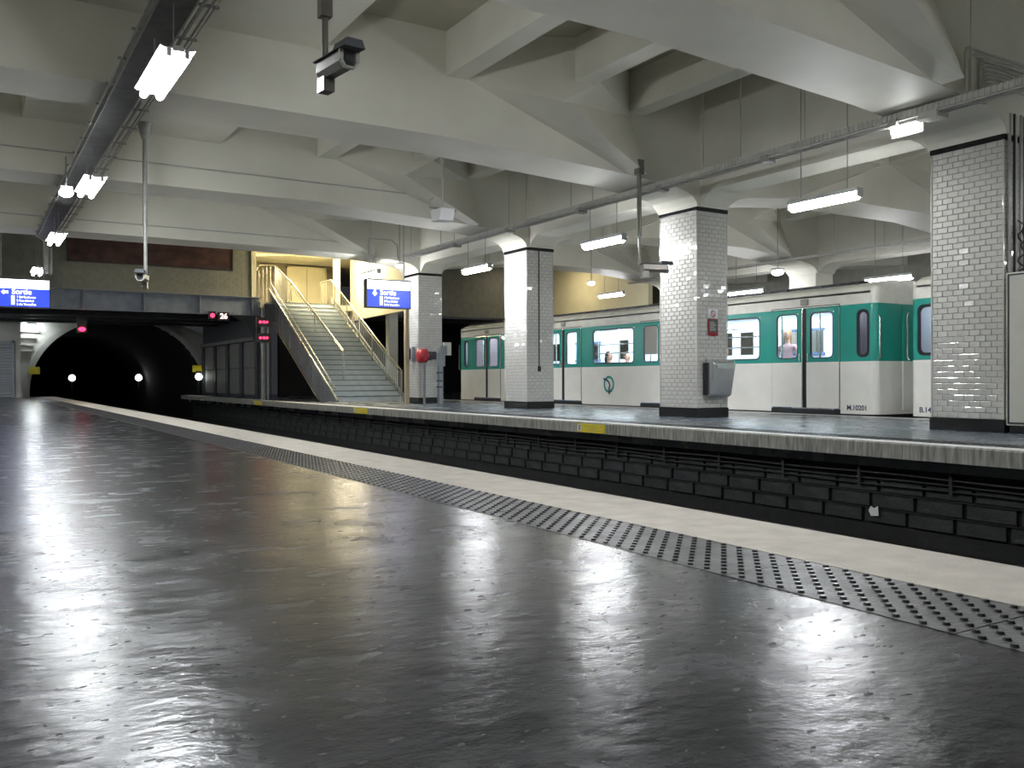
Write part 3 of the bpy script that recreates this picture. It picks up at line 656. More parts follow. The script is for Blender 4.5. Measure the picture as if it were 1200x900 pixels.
# bent conduits on the beam face by P4
bc = thing('bent_conduits', 'fan of bent grey conduits on the beam face above the rightmost pillar', 'conduits', (9.98, ROWS[1]-.085, 3.95))
for k in range(9):
    x0 = 0.0 if k == 0 else (.10 if k == 1 else .28+.02*k); zt_ = .62-.045*k if k > 1 else .62-.07*k
    P = [(x0, 0, 0), (x0, 0, zt_-.09), (x0+.03, 0, zt_-.02), (x0+.10, 0, zt_), (2.2, 0, zt_)]
    MB().tube(P, .013, 6).build('conduit', M['conduit'], bc)
vc = thing('riser_pipes', 'bundle of vertical pipes on the rightmost pillar above the cabinet', 'pipes', (PX0, ROWS[1]-.04, 2.0))
for k in range(8):
    MB().tube([(.06+k*.075, -.02*(k % 2), -.02), (.06+k*.075, -.02*(k % 2), 1.95)], .016 if k % 3 else .024, 6).build('pipe', [M['galv'], M['cable'], M['conduit']][k % 3], vc)
tc_ = thing('loose_cables', 'tangle of thin black cables above the tall grey cabinet', 'cables', (PX0-.02, 5.95, 1.99))
for k in range(9):
    P = [(random.uniform(.0,.3), random.uniform(-.35,.05), -.01)]
    for j in range(4): P.append((random.uniform(-.02,.25), random.uniform(-.35,.08), .13+j*.16))
    MB().tube(curve_pts(P, 4), .009, 5).build('cable', M['cable'], tc_)
pc = tag(MB().tube([(0, 0, 0), (0, 0, 2.75)], .012, 6).box(-.03, .03, -.03, .02, -.12, 0).build('drop_cable', M['cable'], loc=(11.28, ROWS[3]-.012, 0.98)), 'thin black cable down the front of the third tiled pillar', 'cable')
# ================================================================ EQUIPMENT
cbt = thing('electrical_cabinet', 'tall pale grey cabinet against the rightmost pillar', 'cabinet', (10.88, 4.75, 0))
MB().box(0, .75, 0, 1.33, .10, 1.97).build('body', M['cab'], cbt, bevel=.01); MB().box(.03, .72, .03, 1.30, 0, .10).build('plinth', M['blacktile'], cbt)
MB().box(-.02, 0, .05, 1.28, .14, 1.93).build('door', M['cab'], cbt, bevel=.008)
MB().box(-.006, 0, .02, 1.31, .12, 1.95).build('door_gap', M['black'], cbt); 
hn = MB().box(-.05, -.02, .12, .15, .95, 1.15).build('handle', M['chrome'], cbt)
bn = thing('wall_bin', 'rounded grey metal bin fixed on the second tiled pillar', 'bin', (11.35, ROWS[2]-.015, .36))
MB().prism([(0,0),(-.13,0),(-.17,.05),(-.26,.52),(-.27,.60),(-.20,.655),(0,.67)], 'x', -.24, .27).build('body', M['binm'], bn, bevel=.03)
MB().box(-.27, -.235, -.10, 0, .04, .60).build('side_plate', M['black'], bn)
MB().box(-.20, .22, -.285, -.27, .50, .58).build('lid_lip', M['chrome'], bn)
nt_ = thing('notice_board', 'small framed notice with a no smoking sign on the second tiled pillar', 'notice', (11.31, ROWS[2]-.01, 1.45))
MB().box(-.11, .12, -.02, 0, 0, .29).build('frame', M['redpaint'], nt_); MB().box(-.10, .11, -.024, -.018, .05, .28).build('print', M['notice'], nt_)
MB().box(-.12, .12, -.018, 0, .30, .47).build('plate', M['white'], nt_)
for k in range(6): MB().box(-.08, .07-.02*(k % 3), -.026, -.024, .09+k*.028, .097+k*.028).build('text_line', M['white'], nt_)
rg = MB()
for j in range(16):
    a, b2 = 2*PI*j/16, 2*PI*(j+1)/16; c_ = (.0, .385)
    rg.add([(c_[0]+r_*math.cos(t_), -.021, c_[1]+r_*math.sin(t_)) for r_, t_ in ((.045,a),(.06,a),(.06,b2),(.045,b2))], [(0,1,2,3)])
rg.bar((-.035, -.021, .42), (.035, -.021, .35), .002, .012); rg.build('prohibition_symbol', M['redpaint'], nt_)
# ---- hanging blue signs
def blue_sign(loc, label, Wd, Hg, exit_txt, rodh):
    t = thing('direction_sign', label, 'sign', loc, group='blue direction signs')
    MB().box(-.03, Wd+.03, 0, .16, -.03, Hg+.03).build('case', M['black'], t)
    MB().box(0, Wd, -.006, .0, 0, Hg*.66).build('blue_face', M['blue'], t)
    MB().box(0, Wd, -.006, .0, Hg*.66, Hg).build('white_face', M['signwhite'], t)
    a = MB(); x = .17; z = Hg*.52
    if exit_txt == 'left':
        a.add([(x-.06,-.012,z),(x,-.012,z+.06),(x,-.012,z+.03),(x+.09,-.012,z+.03),(x+.09,-.012,z-.03),(x,-.012,z-.03),(x,-.012,z-.06)], [(0,1,2,3,4,5,6)])
    else:
        a.add([(x+.02,-.012,z-.08),(x+.09,-.012,z),(x+.05,-.012,z),(x+.05,-.012,z+.07),(x-.01,-.012,z+.07),(x-.01,-.012,z),(x-.05,-.012,z)], [(0,1,2,3,4,5,6)])
    a.build('arrow', M['signwhite'], t)
    text('Sortie', .17, M['signwhite'], t, (.33, -.010, Hg*.54), (PI/2, 0, 0), 'lettering', align='LEFT', bold=.004)
    MB().box(.32, .39, -.012, -.008, .04, Hg*.40).build('stripe', M['signwhite'], t)
    for k, s in enumerate(('1 Bd Exelmans', '2 Rue Michel', '3 Av Versailles')): text(s, .068, M['signwhite'], t, (.43, -.010, Hg*.35-k*.085), (PI/2, 0, 0), 'lettering', align='LEFT', bold=.0015)
    for xx in (.12, Wd-.12): MB().tube([(xx, .08, Hg), (xx, .08, Hg+rodh)], .012, 6).build('hanger_rod', M['galv'], t)
    return t
blue_sign((.64, 24.0, 2.44), 'blue and white exit sign hanging at the left edge of the photo', 1.12, .64, 'left', 2.67)
blue_sign((8.27, 20.0, 2.45), 'blue and white exit sign hanging left of the fourth tiled pillar', 1.12, .64, 'down', 2.67)
# ---- CCTV cameras
def cctv_body(t, rz, pitch=0.0):
    h = thing('x', None, None)
    bpy.data.objects.remove(h)
    def orient(o): o.rotation_euler = (pitch, 0, rz); return o
    L = .42
    oc = [(-.065,-.03),(-.035,-.075),(.035,-.075),(.065,-.03),(.065,.05),(-.065,.05)]
    orient(MB().prism(oc, 'y', -L, 0).build('housing', M['bronze'], t))
    orient(MB().prism([(-.085,.05),(.085,.05),(.075,.065),(-.075,.065)], 'y', -L-.03, .02).prism([(-.085,.05),(-.06,.11),(.06,.11),(.085,.05)], 'y', -L-.10, -L+.10).build('sun_shield', M['steeldark'], t))
    fr_ = MB(); n = 10
    for i in range(6):
        a, b2 = oc[i], oc[(i+1) % 6]; fr_.bar((a[0], -L-.012, a[1]), (b2[0], -L-.012, b2[1]), .03, .018)
    orient(fr_.build('front_rim', M['chrome'], t))
    orient(MB().box(-.055, .055, -L-.004, -L-.001, -.06, .045).build('window', M['black'], t))
    orient(MB().tube([(0, -L-.004, -.01), (0, -L-.02, -.01)], .028, 12).build('lens', M['glass'], t))
    orient(MB().box(-.045, .045, -.10, .02, -.17, -.05).build('mount_block', M['bronze'], t))
cc = thing('security_camera', 'large boxy security camera on a ceiling pole, top centre left', 'camera', (2.36, 6.55, 3.05))
cctv_body(cc, math.radians(5), math.radians(2))
MB().tube([(0, -.03, .05), (0, -.03, .42)], .024, 10).build('pole', M['bronze'], cc); MB().box(-.045, .045, -.075, .015, .40, 2.06).build('pole_sleeve', M['bronze'], cc)
cc = thing('security_camera', 'small security camera low on a long pole before the mural', 'camera', (2.68, 16.4, 2.44))
cctv_body(cc, math.radians(-20)); MB().tube([(0, -.03, .05), (0, -.03, .9)], .03, 8).tube([(0, -.03, .9), (0, -.03, 2.56)], .042, 8).build('pole', M['galv'], cc); MB().tube([(0, -.03, 2.40), (0, -.03, 2.52), (0, -.03, 2.68)], [.05, .09, .13], 10).build('ceiling_plate', M['galv'], cc)
cc = thing('security_camera', 'security camera on a brown pole in front of the second tiled pillar', 'camera', (9.42, 11.2, 2.50))
cctv_body(cc, math.radians(75)); MB().tube([(-.06, 0, .06), (-.06, 0, .55)], .02, 8).tube([(-.06, 0, .5), (-.06, 0, 1.75)], .038, 8).build('pole', M['bronze'], cc)
MB().box(-.115, -.005, -.06, .06, 1.50, 1.74).build('wall_bracket', M['bronze'], cc)
# ---- loudspeaker
sp = thing('loudspeaker', 'pale box loudspeaker hanging on a thin pole below the second beam', 'loudspeaker', (7.74, 15.0, 3.68))
MB().prism([(-.14,0),(.17,0),(.24,.22),(-.20,.22)], 'x', -.15, .15).build('box', M['white'], sp, bevel=.01)
MB().box(-.28, .28, -.02, .02, .22, .245).tube([(-.28,0,.24),(-.29,0,.36),(-.2,0,.42)], .008, 6).tube([(.28,0,.24),(.26,0,.2)], .008, 6).build('yoke', M['galv'], sp)
MB().tube([(.0, 0, .24), (.0, 0, 2.07)], .013, 8).build('pole', M['conduit'], sp)
MB().tube(curve_pts([(-.02,0,.8),(-.04,0,1.1),(-.10,0,1.25),(-.25,0,1.30),(-.36,0,1.26),(-.36,.1,1.42)], 5), .010, 6).build('cord', M['conduit'], sp)
# ---- platform furniture near pillar P1
fp = thing('fire_point', 'red hydrant head on a white post before the fourth tiled pillar', 'hydrant', (10.93, 22.35, 0))
MB().tube([(0, 0, 0), (0, 0, 1.15)], .04, 8).build('post', M['panelgrey'], fp)
MB().tube([(-.2, .0, 1.34), (-.17, 0, 1.34), (.05, 0, 1.34), (.10, 0, 1.34)], [.08, .2, .2, .12], 14).build('drum', M['redpaint'], fp)
MB().box(.10, .34, -.08, .08, 1.24, 1.46).tube([(.1,0,1.34),(.2,0,1.34)], .13, 10).build('valve', M['steeldark'], fp)
gp = thing('control_post', 'grey post with switch boxes between the fourth tiled pillar and the train', 'post', (11.35, 22.2, 0))
MB().box(-.06, .06, -.06, .06, 0, 1.55).build('post', M['stringer'], gp)
MB().box(-.13, .10, -.12, -.06, 1.05, 1.40).box(-.04, .16, -.12, -.06, 1.38, 1.62).build('switch_box', M['stringer'], gp)
MB().box(.10, .34, -.02, .04, 1.36, 1.72).build('plate', M['cab'], gp)
for z in (.45, .62, .85): MB().box(-.08, .08, -.08, .08, z, z+.04).build('clamp', M['steeldark'], gp)
tag(MB().box(-.055, .055, -.055, .055, 0, 2.9).build('tan_post', M['tan'], loc=(10.58, 22.75, 0)), 'tall narrow tan post left of the fourth tiled pillar', 'post')
tl = thing('wall_telephone', 'grey telephone box on the left face of the fourth tiled pillar', 'telephone', (PX0-.01, 23.05, 1.2))
MB().box(-.12, 0, -.10, .10, 0, .42).build('case', M['louvre'], tl, bevel=.02); MB().box(-.16, -.12, -.05, .03, .05, .36).build('handset', M['black'], tl)
tag(MB().box(0, .2, 0, .8, 0, 1.0).build('grey_box', M['cab'], bevel=.02, loc=(12.2, 24.6, 0)), 'grey box at the foot of the right stair railing', 'box')
# junction on conduit near sign: bracket pipes
bp_ = tag(MB().tube([(0,0,0),(0,0,1.0),(.6,0,1.0),(.75,0,.9),(.78,0,.55)], .015, 6).build('bent_pipe', M['galv'], loc=(8.35, 20.1, 3.1)), 'thin bent pipe rising above the second blue sign', 'pipe')
# ---- yellow boards on fascia
def yboard(y, label, w=.72):
    t = thing('yellow_board', label, 'sign', (8.345, y, -.155), group='yellow boards on the far platform edge')
    MB().box(-.012, 0, 0, w, 0, .135).build('board', M['yellow'], t); MB().box(-.016, -.012, w-.13, w-.02, .02, .115).build('pictogram', M['white'], t)
    MB().box(-.02, -.016, w-.085, w-.065, .03, .09).tube([(-.02, w-.075, .10), (-.016, w-.075, .10)], .012, 6).build('figure', M['black'], t)
    for k in range(3): MB().box(-.015, -.012, .08, w-.2, .03+k*.033, .036+k*.033).build('text_line', M['tan'], t)
yboard(10.80, 'yellow board on the far platform edge below the pillar with the bin')
yboard(20.2, 'yellow board on the far platform edge before the stairs', .9)
yboard(29.2, 'small yellow board on the far platform edge left of the stairs', .9)
t = tag(MB().box(-.2, .2, 0, .03, 0, .3).build('warning_plate', M['yellow'], loc=(2.5, 41.85, .95)), 'yellow plate on the pale wall left of the tunnel mouth', 'sign')
t = tag(MB().box(-.2, .2, 0, .03, 0, .3).build('warning_plate', M['yellow'], loc=(8.95, 41.5, 1.05)), 'dim yellow plate above the lamp right of the tunnel mouth', 'sign')
# ---- signals
def signal(loc, label, zs):
    t = thing('signal', label, 'signal', loc)
    MB().tube([(0, .1, -loc[2]), (0, .1, .5)], .05, 8).build('mast', M['galv'], t)
    for z in zs:
        MB().box(-.22, .22, -.02, .12, z-.16, z+.16).build('lamp_case', M['black'], t)
        MB().tube([(-.10, -.04, z), (-.10, -.02, z)], .045, 10).tube([(0.02, -.04, z), (0.02, -.02, z)], .045, 10).tube([(.12, -.04, z), (.12, -.02, z)], .04, 10).build('red_lens', M['red'], t)
signal((8.72, 30.3, 2.66), 'signal mast with two red lamp cases at the left of the stairs', (0, -.54))
tag(MB().box(-.16, .16, 0, .2, -.3, .28).tube([(0,.1,-3.0),(0,.1,-.3)], .04, 8).build('signal_box', M['black'], loc=(8.95, 30.2, 3.0)), 'black signal box right of the red signal lamps', 'signal')
for x in (9.0, 9.15): tag(MB().tube([(0, 0, 0), (0, 0, 3.0)], .04, 8).build('riser_pipe', M['galv'], loc=(x, 31.2, 0)), 'grey riser pipe %s behind the signal mast' % ('left' if x < 9.1 else 'right'), 'pipe')
t = thing('hanging_signal', 'single red lamp hanging under the girder at its right', 'signal', (7.6, Y3-.25, 3.0)); MB().tube([(0,-.04,0),(0,0,0)], .075, 12).build('red_lens', M['red'], t); MB().box(-.12, .12, 0, .1, -.12, .15).build('case', M['black'], t)
t = thing('hanging_signal', 'single red lamp under the girder at the left of the tunnel', 'signal', (3.62, 35.2, 2.52)); MB().sphere((0, 0, 0), (.12, .05, .08), 10, 6).build('red_lens', M['red'], t); MB().box(-.16, .16, .04, .12, -.12, .55).build('case', M['black'], t)
t = thing('number_display', 'lit number 26 hanging under the girder', 'display', (8.0, Y3-.25, 2.98)); MB().box(-.2, .2, .01, .1, -.15, .15).build('case', M['black'], t); text('26', .26, M['digits'], t, (0, 0, 0), (PI/2, 0, 0), 'digits', bold=.008)
# ================================================================ TRAIN
TX = 13.80; TWd = 2.36; ZB, Z1, Z2, Z3 = .03, .99, 2.03, 2.28
def rrpts(y0, y1, z0, z1, r, n=4):
    out = []
    for cy, cz, a0 in ((y1-r, z1-r, 0), (y0+r, z1-r, 90), (y0+r, z0+r, 180), (y1-r, z0+r, 270)):
        for i in range(n+1): a = math.radians(a0+90*i/n); out.append((cy+r*math.cos(a), cz+r*math.sin(a)))
    return out
def ring_between(mb, x, outer, inner, depth=.03):
    n = len(outer)
    V = [(x, *p) for p in outer]+[(x, *p) for p in inner]+[(x+depth, *p) for p in inner]
    F = [(i, (i+1) % n, n+(i+1) % n, n+i) for i in range(n)]+[(n+i, n+(i+1) % n, 2*n+(i+1) % n, 2*n+i) for i in range(n)]
    mb.add(V, F)
def rect_like(y0, y1, z0, z1, n=4):
    out = []
    for cy, cz, k in ((y1, z1, 0), (y0, z1, 1), (y0, z0, 2), (y1, z0, 3)): out += [(cy, cz)]*(n+1)
    return out
def side(mb, x, y0, y1, z0, z1, holes, th=.04):
    """flat side strip facing -x with rectangular holes [(ya,yb,za,zb)] (full quads)"""
    ys = sorted({y0, y1}|{h for H in holes for h in H[:2]}); zs = sorted({z0, z1}|{h for H in holes for h in H[2:]})
    for i in range(len(ys)-1):
        for j in range(len(zs)-1):
            cy, cz = (ys[i]+ys[i+1])/2, (zs[j]+zs[j+1])/2
            if any(H[0] < cy < H[1] and H[2] < cz < H[3] for H in holes): continue
            mb.add([(x, ys[i], zs[j]), (x, ys[i+1], zs[j]), (x, ys[i+1], zs[j+1]), (x, ys[i], zs[j+1])], [(0, 1, 2, 3)])
def window(parent, x, y0, y1, z0, z1, r, name='window', bars=False, blind=False, body=None, rub=.028, sub=False):
    mb = MB(); ring_between(mb, x-.001, rect_like(y0, y1, z0, z1), rrpts(y0+.01, y1-.01, z0+.01, z1-.01, r), .01)
    mb.build('window_surround', body or M['jade'], parent)
    mb = MB(); ring_between(mb, x-.006, rrpts(y0+.002, y1-.002, z0+.002, z1-.002, r+.01), rrpts(y0+rub, y1-rub, z0+rub, z1-rub, max(.01, r-.01)), .035)
    wf_ = mb.build(name, M['black'], parent)
    g = MB(); g.add([(x+.02, *p) for p in rrpts(y0+rub-.004, y1-rub+.004, z0+rub-.004, z1-rub+.004, r)], [tuple(range(20))]); 
    tgt = parent if sub else wf_
    g.build('pane', M['glass'], tgt)
    if bars:
        b = MB()
        for zz in ((z0+(z1-z0)*.30), (z0+(z1-z0)*.55)): b.box(x+.022, x+.04, y0+.02, y1-.02, zz-.012, zz+.012)
        b.build('window_bar', M['chrome'], tgt)
    if blind: MB().box(x+.0, x+.015, y0+.05, y1-.05, z0+.2, z1-.02).build('blind', M['blind'], tgt)
    return wf_
def metro_car(y0, y1, doors, wins, ends, label, number, logo_y=None, numy=None, blind_leaf=None):
    t = thing('metro_car', label, 'train', (0, 0, 0), group='metro train cars')
    x = TX; xo = TX+TWd
    DW = .80; DZ0, DZ1 = .12, 2.05
    dh = [(d-DW, d+DW, -.1, DZ1) for d in doors]
    WZ = (1.06, 1.94)
    wh = [(a, b, *WZ) for a, b in wins]+[(a, b, 1.06, 1.93) for a, b in ends]
    # lower shell, band, cornice
    ed = [y0+.12]+[v for h in dh for v in (h[0], h[1])]+[y1-.12]
    for sa, sb in zip(ed[0::2], ed[1::2]):
        lo = MB(); side(lo, x, sa, sb, ZB, Z1, []); lo.build('side_panel', M['cream'], t)
        up = MB(); side(up, x, sa, sb, Z1, Z2, [h for h in wh if sa < h[0] < sb]); up.build('window_band', M['jade'], t)
    co_ = MB(); co_.add([(x, y0+.12, Z2), (x, y1-.12, Z2), (x, y1-.12, Z3-.02), (x, y0+.12, Z3-.02)], [(0, 1, 2, 3)])
    co_.tube([(x-.012, y0+.15, Z3-.02), (x-.012, y1-.15, Z3-.02)], .014, 6); co_.build('cornice', M['roofc'], t)
    rf = MB(); RP = [(x, Z3-.02), (x+.06, Z3+.06), (x+.20, Z3+.13), (x+.55, Z3+.19), (x+TWd/2, Z3+.21), (xo-.55, Z3+.19), (xo-.20, Z3+.13), (xo-.06, Z3+.06), (xo, Z3-.02), (xo, Z3-.06), (x, Z3-.06)]
    rf.prism(RP, 'y', y0+.10, y1-.10); rf.build('roof', M['roofc'], t)
    MB().box(x+.22, x+.34, y0+.4, y1-.3, Z3+.12, Z3+.185).build('roof_trunking', M['black'], t)
    fs_ = MB(); yy = y0+.5
    while yy < y1-.4: fs_.box(x+.19, x+.225, yy, yy+.09, Z3+.09, Z3+.17); yy += .42
    fs_.build('trunking_clips', M['steeldark'], t)
    # opposite side
    ot = MB(); side(ot, xo, y0+.12, y1-.12, ZB, Z3, [(h[0]+.25, h[0]+.66, 1.25, 1.8) for h in dh]+[(h[1]-.66, h[1]-.25, 1.25, 1.8) for h in dh]+[(a+.35, b-.35, 1.25, 1.75) for a, b in wins]); ot.build('opposite_side', M['interior'], t)
    for a, b in wins:
        MB().box(xo-.03, xo-.01, a+.30, b-.30, 1.20, 1.26).box(xo-.03, xo-.01, a+.30, b-.30, 1.74, 1.80).box(xo-.03, xo-.01, (a+b)/2-.03, (a+b)/2+.03, 1.26, 1.74).build('opposite_window_frame', M['seatblue'], t)
        MB().box(xo-.02, xo-.012, a+.33, b-.33, 1.24, 1.76).build('pane', M['glass'], t)
    # rounded ends
    for ye, s in ((y0, -1), (y1, 1)):
        for (z0, z1, mt, nm_) in ((ZB, Z1, M['cream'], 'end_panel'), (Z1, Z2, M['jade'], 'end_band'), (Z2, Z3+.05, M['roofc'], 'end_cornice')):
            pts = []
            R_ = .12
            for i in range(6): a = PI/2*i/5; pts.append((x+R_-R_*math.cos(a), ye-s*R_+s*R_*math.sin(a)))
            pts += [(xo-x+x-q[0]+x, q[1]) for q in reversed(pts)] if False else [(xo-(p_[0]-x), p_[1]) for p_ in reversed(pts)]
            vs = [(p_[0], p_[1], z0) for p_ in pts]+[(p_[0], p_[1], z1) for p_ in pts]; n = len(pts)
            mb = MB(); mb.add(vs, [(i, i+1, n+i+1, n+i) for i in range(n-1)], False); mb.build(nm_, mt, t)
        MB().box(x+.75, xo-.75, ye, ye+s*.015, .1, Z1).m(1).box(x+.75, xo-.75, ye, ye+s*.015, Z1, 2.0).build('end_door', [M['cream'], M['jade']], t)
        MB().tube([(x+.02, ye+s*.03, 1.0), (x+.02, ye+s*.06, 1.05), (x+.02, ye+s*.06, 1.75), (x+.02, ye+s*.03, 1.8)], .014, 6).build('grab_rail', M['chrome'], t)
    MB().box(x+.05, xo-.05, y0+.13, y0+.145, .05, 2.15).box(x+.05, xo-.05, y1-.145, y1-.13, .05, 2.15).build('end_lining', M['interior'], t)
    # underframe, bogies
    MB().box(x+.10, xo-.10, y0+.25, y1-.25, -.15, .06).build('underframe', M['black'], t)
    MB().box(x+.02, x+.06, y0+.15, y1-.15, -.10, .028).build('skirt', M['black'], t)
    for by in (y0+2.6, y1-2.6):
        bg = MB().box(x+.25, xo-.25, by-1.2, by+1.2, -.55, -.25).build('bogie', M['black'], t)
        for wy in (by-.75, by+.75):
            for wx in (x+.35, xo-.5): MB().tube([(wx, wy, -.62), (wx+.12, wy, -.62)], .37, 16).build('wheel', M['steeldark'], bg)
    # doors
    for k, d in enumerate(doors):
        MB().box(x-.01, x+.05, d-DW-.02, d+DW+.02, -.02, DZ0-.02).build('door_sill', M['black'], t)
        for s in (-1, 1):
            ya, yb = (d-DW, d-.045) if s < 0 else (d+.045, d+DW)
            lf_ = MB(); xx = x-.018
            wa, wb = ya+.12, yb-.10
            if s > 0: wa, wb = ya+.10, yb-.12
            lf_.m(0); side(lf_, xx, ya, yb, DZ0, Z1, []); lf_.m(1); side(lf_, xx, ya, yb, Z1, DZ1-.05, [(wa, wb, *WZ)])
            lf_.m(1).add([(xx, ya, DZ1-.05), (xx, yb, DZ1-.05), (xx+.03, yb, DZ1), (xx+.03, ya, DZ1)], [(0, 1, 2, 3)])
            lf_.m(0)
            for ye in (ya, yb): lf_.add([(xx, ye, DZ0), (xx+.05, ye, DZ0), (xx+.05, ye, DZ1-.05), (xx, ye, DZ1-.05)], [(0, 1, 2, 3)])
            leaf = lf_.build('door_leaf', [M['cream'], M['jade']], t)
            window(leaf, xx, wa, wb, *WZ, .09, 'door_window', blind=(blind_leaf == (k, s)), sub=True, rub=.02)
            MB().box(xx-.02, xx-.002, d+s*.10-.012, d+s*.10+.012, 1.02, 1.16).build('door_latch', M['chrome'], leaf)
            ye = ya if s > 0 else yb
            MB().box(xx-.006, xx+.02, ye-.012, ye+.012, DZ0, DZ1-.05).build('edge_strip', M['chrome'] if s > 0 else M['black'], leaf)
        MB().box(x+.005, x+.03, d-.05, d+.05, DZ0, DZ1).build('door_seal', M['black'], t)
        fr_ = MB()
        for ye in (d-DW-.012, d+DW+.004): fr_.box(x-.006, x+.01, ye, ye+.010, DZ0, DZ1)
        fr_.box(x-.006, x+.01, d-DW-.012, d+DW+.012, DZ1, DZ1+.012); fr_.build('door_outline', M['black'], t)
        MB().box(x-.05, x, d-.10, d+.06, Z2+.06, Z2+.17).build('door_lamp', M['blind'], t)
    for a, b in wins: window(t, x, a, b, *WZ, .09, 'window', bars=True)
    for a, b in ends: window(t, x, a, b, 1.06, 1.93, .10, 'end_window', rub=.05)
    # interior
    MB().box(x+.06, xo-.06, y0+.2, y1-.2, .03, .05).build('cabin_floor', M['greycloth'], t)
    MB().box(x+.05, xo-.05, y0+.2, y1-.2, 2.12, 2.15).build('cabin_ceiling', M['white'], t)
    MB().box(x+.55, x+.75, y0+.6, y1-.6, 2.085, 2.115).box(xo-.75, xo-.55, y0+.6, y1-.6, 2.085, 2.115).build('ceiling_lamp_strip', M['intlight'], t)
    MB().box(x+.06, xo-.06, y0+.9, y0+.94, .05, 2.1).box(x+.06, xo-.06, y1-.94, y1-.9, .05, 2.1).build('bulkhead', mat('bulkhead_'+number, (.16, .13, .15), .5), t)
    for d in doors:
        for px in (x+.45, x+TWd/2, xo-.45): MB().tube([(px, d, .05), (px, d, 2.1)], .02, 8).build('grab_pole', M['chrome'], t)
        for s in (-1, 1): MB().tube([(x+.35, d+s*.86, .05), (x+.35, d+s*.86, 2.1)], .018, 8).build('grab_pole', M['chrome'], t)
    for d0, d1 in zip([y0+.2]+[q+DW for q in doors], [q-DW for q in doors]+[y1-.2]):
        if d1-d0 < 1.6: continue
        mid = (d0+d1)/2
        for bx in (x+.12, xo-.12-.9):
            for s in (-1, 1):
                b = MB().box(bx, bx+.9, mid+s*.72-.2, mid+s*.72+.2, .40, .50).box(bx, bx+.9, mid+s*.93-.04, mid+s*.93+.04, .40, 1.12).box(bx+.1, bx+.8, mid+s*.72-.12, mid+s*.72+.12, .05, .40)
                b.build('bench_seat', M['seatblue'], t)
        MB().tube([(x+.5, mid, 1.75), (x+.5, mid+.7, 1.75)], .015, 6).build('grab_pole', M['chrome'], t)
    if numy: text(number, .125, M['navy'], t, (x-.004, numy, .14), (PI/2, 0, -PI/2), 'car_number', bold=.003)
    if logo_y:
        lg = MB(); n = 28
        V = []
        for r_ in (.155, .215):
            for i in range(n): a = 2*PI*(i/n); V.append((x-.006, logo_y-r_*math.cos(a), .545+r_*math.sin(a)))
        lg.add(V, [(i, (i+1) % n, n+(i+1) % n, n+i) for i in range(n)]); lg.build('emblem_ring', M['jade'], t)
        P = [(.22, .14), (.15, .125), (.09, .115), (.05, .09), (.0, .055), (-.035, -.0), (-.035, -.05), (-.005, -.10), (-.02, -.15), (-.01, -.25)]
        em = MB()
        for (a0, b0), (a1, b1) in zip(P[:-1], P[1:]): em.bar((x-.010, logo_y+a0, .545+b0), (x-.010, logo_y+a1, .545+b1), .045, .003, up=(1, 0, 0))
        em.build('emblem_line', M['navy'], t)
    for yj in wins: pass
    return t
metro_car(10.02, 25.60, [11.60, 15.66, 19.68, 23.80], [(12.72, 14.55), (16.72, 18.38), (20.80, 22.70)], [(10.155, 10.43), (24.98, 25.28)], 'jade and cream metro car standing behind the tiled pillars', 'M.10201', logo_y=17.70, numy=10.42, blind_leaf=(1, 1))
metro_car(-6.2, 9.36, [-4.5, -.4, 3.6, 7.4], [(-3.4, -1.6), (.7, 2.4), (4.7, 6.4)], [(8.62, 9.22)], 'second jade and cream metro car, partly hidden by the rightmost pillar', 'B.14001', numy=8.98)
cp = thing('car_coupler', 'black coupling between the two metro cars', 'coupler', (TX+TWd/2, 9.7, -.25))
MB().box(-.12, .12, -.42, .42, -.08, .08).box(-.2, .2, -.06, .06, -.14, .14).build('drawbar', M['black'], cp)
MB().tube(curve_pts([(-.5, -.42, .1), (-.5, -.15, -.15), (-.5, .15, -.15), (-.5, .42, .1)], 5), .03, 8).build('jumper_cable', M['black'], cp)
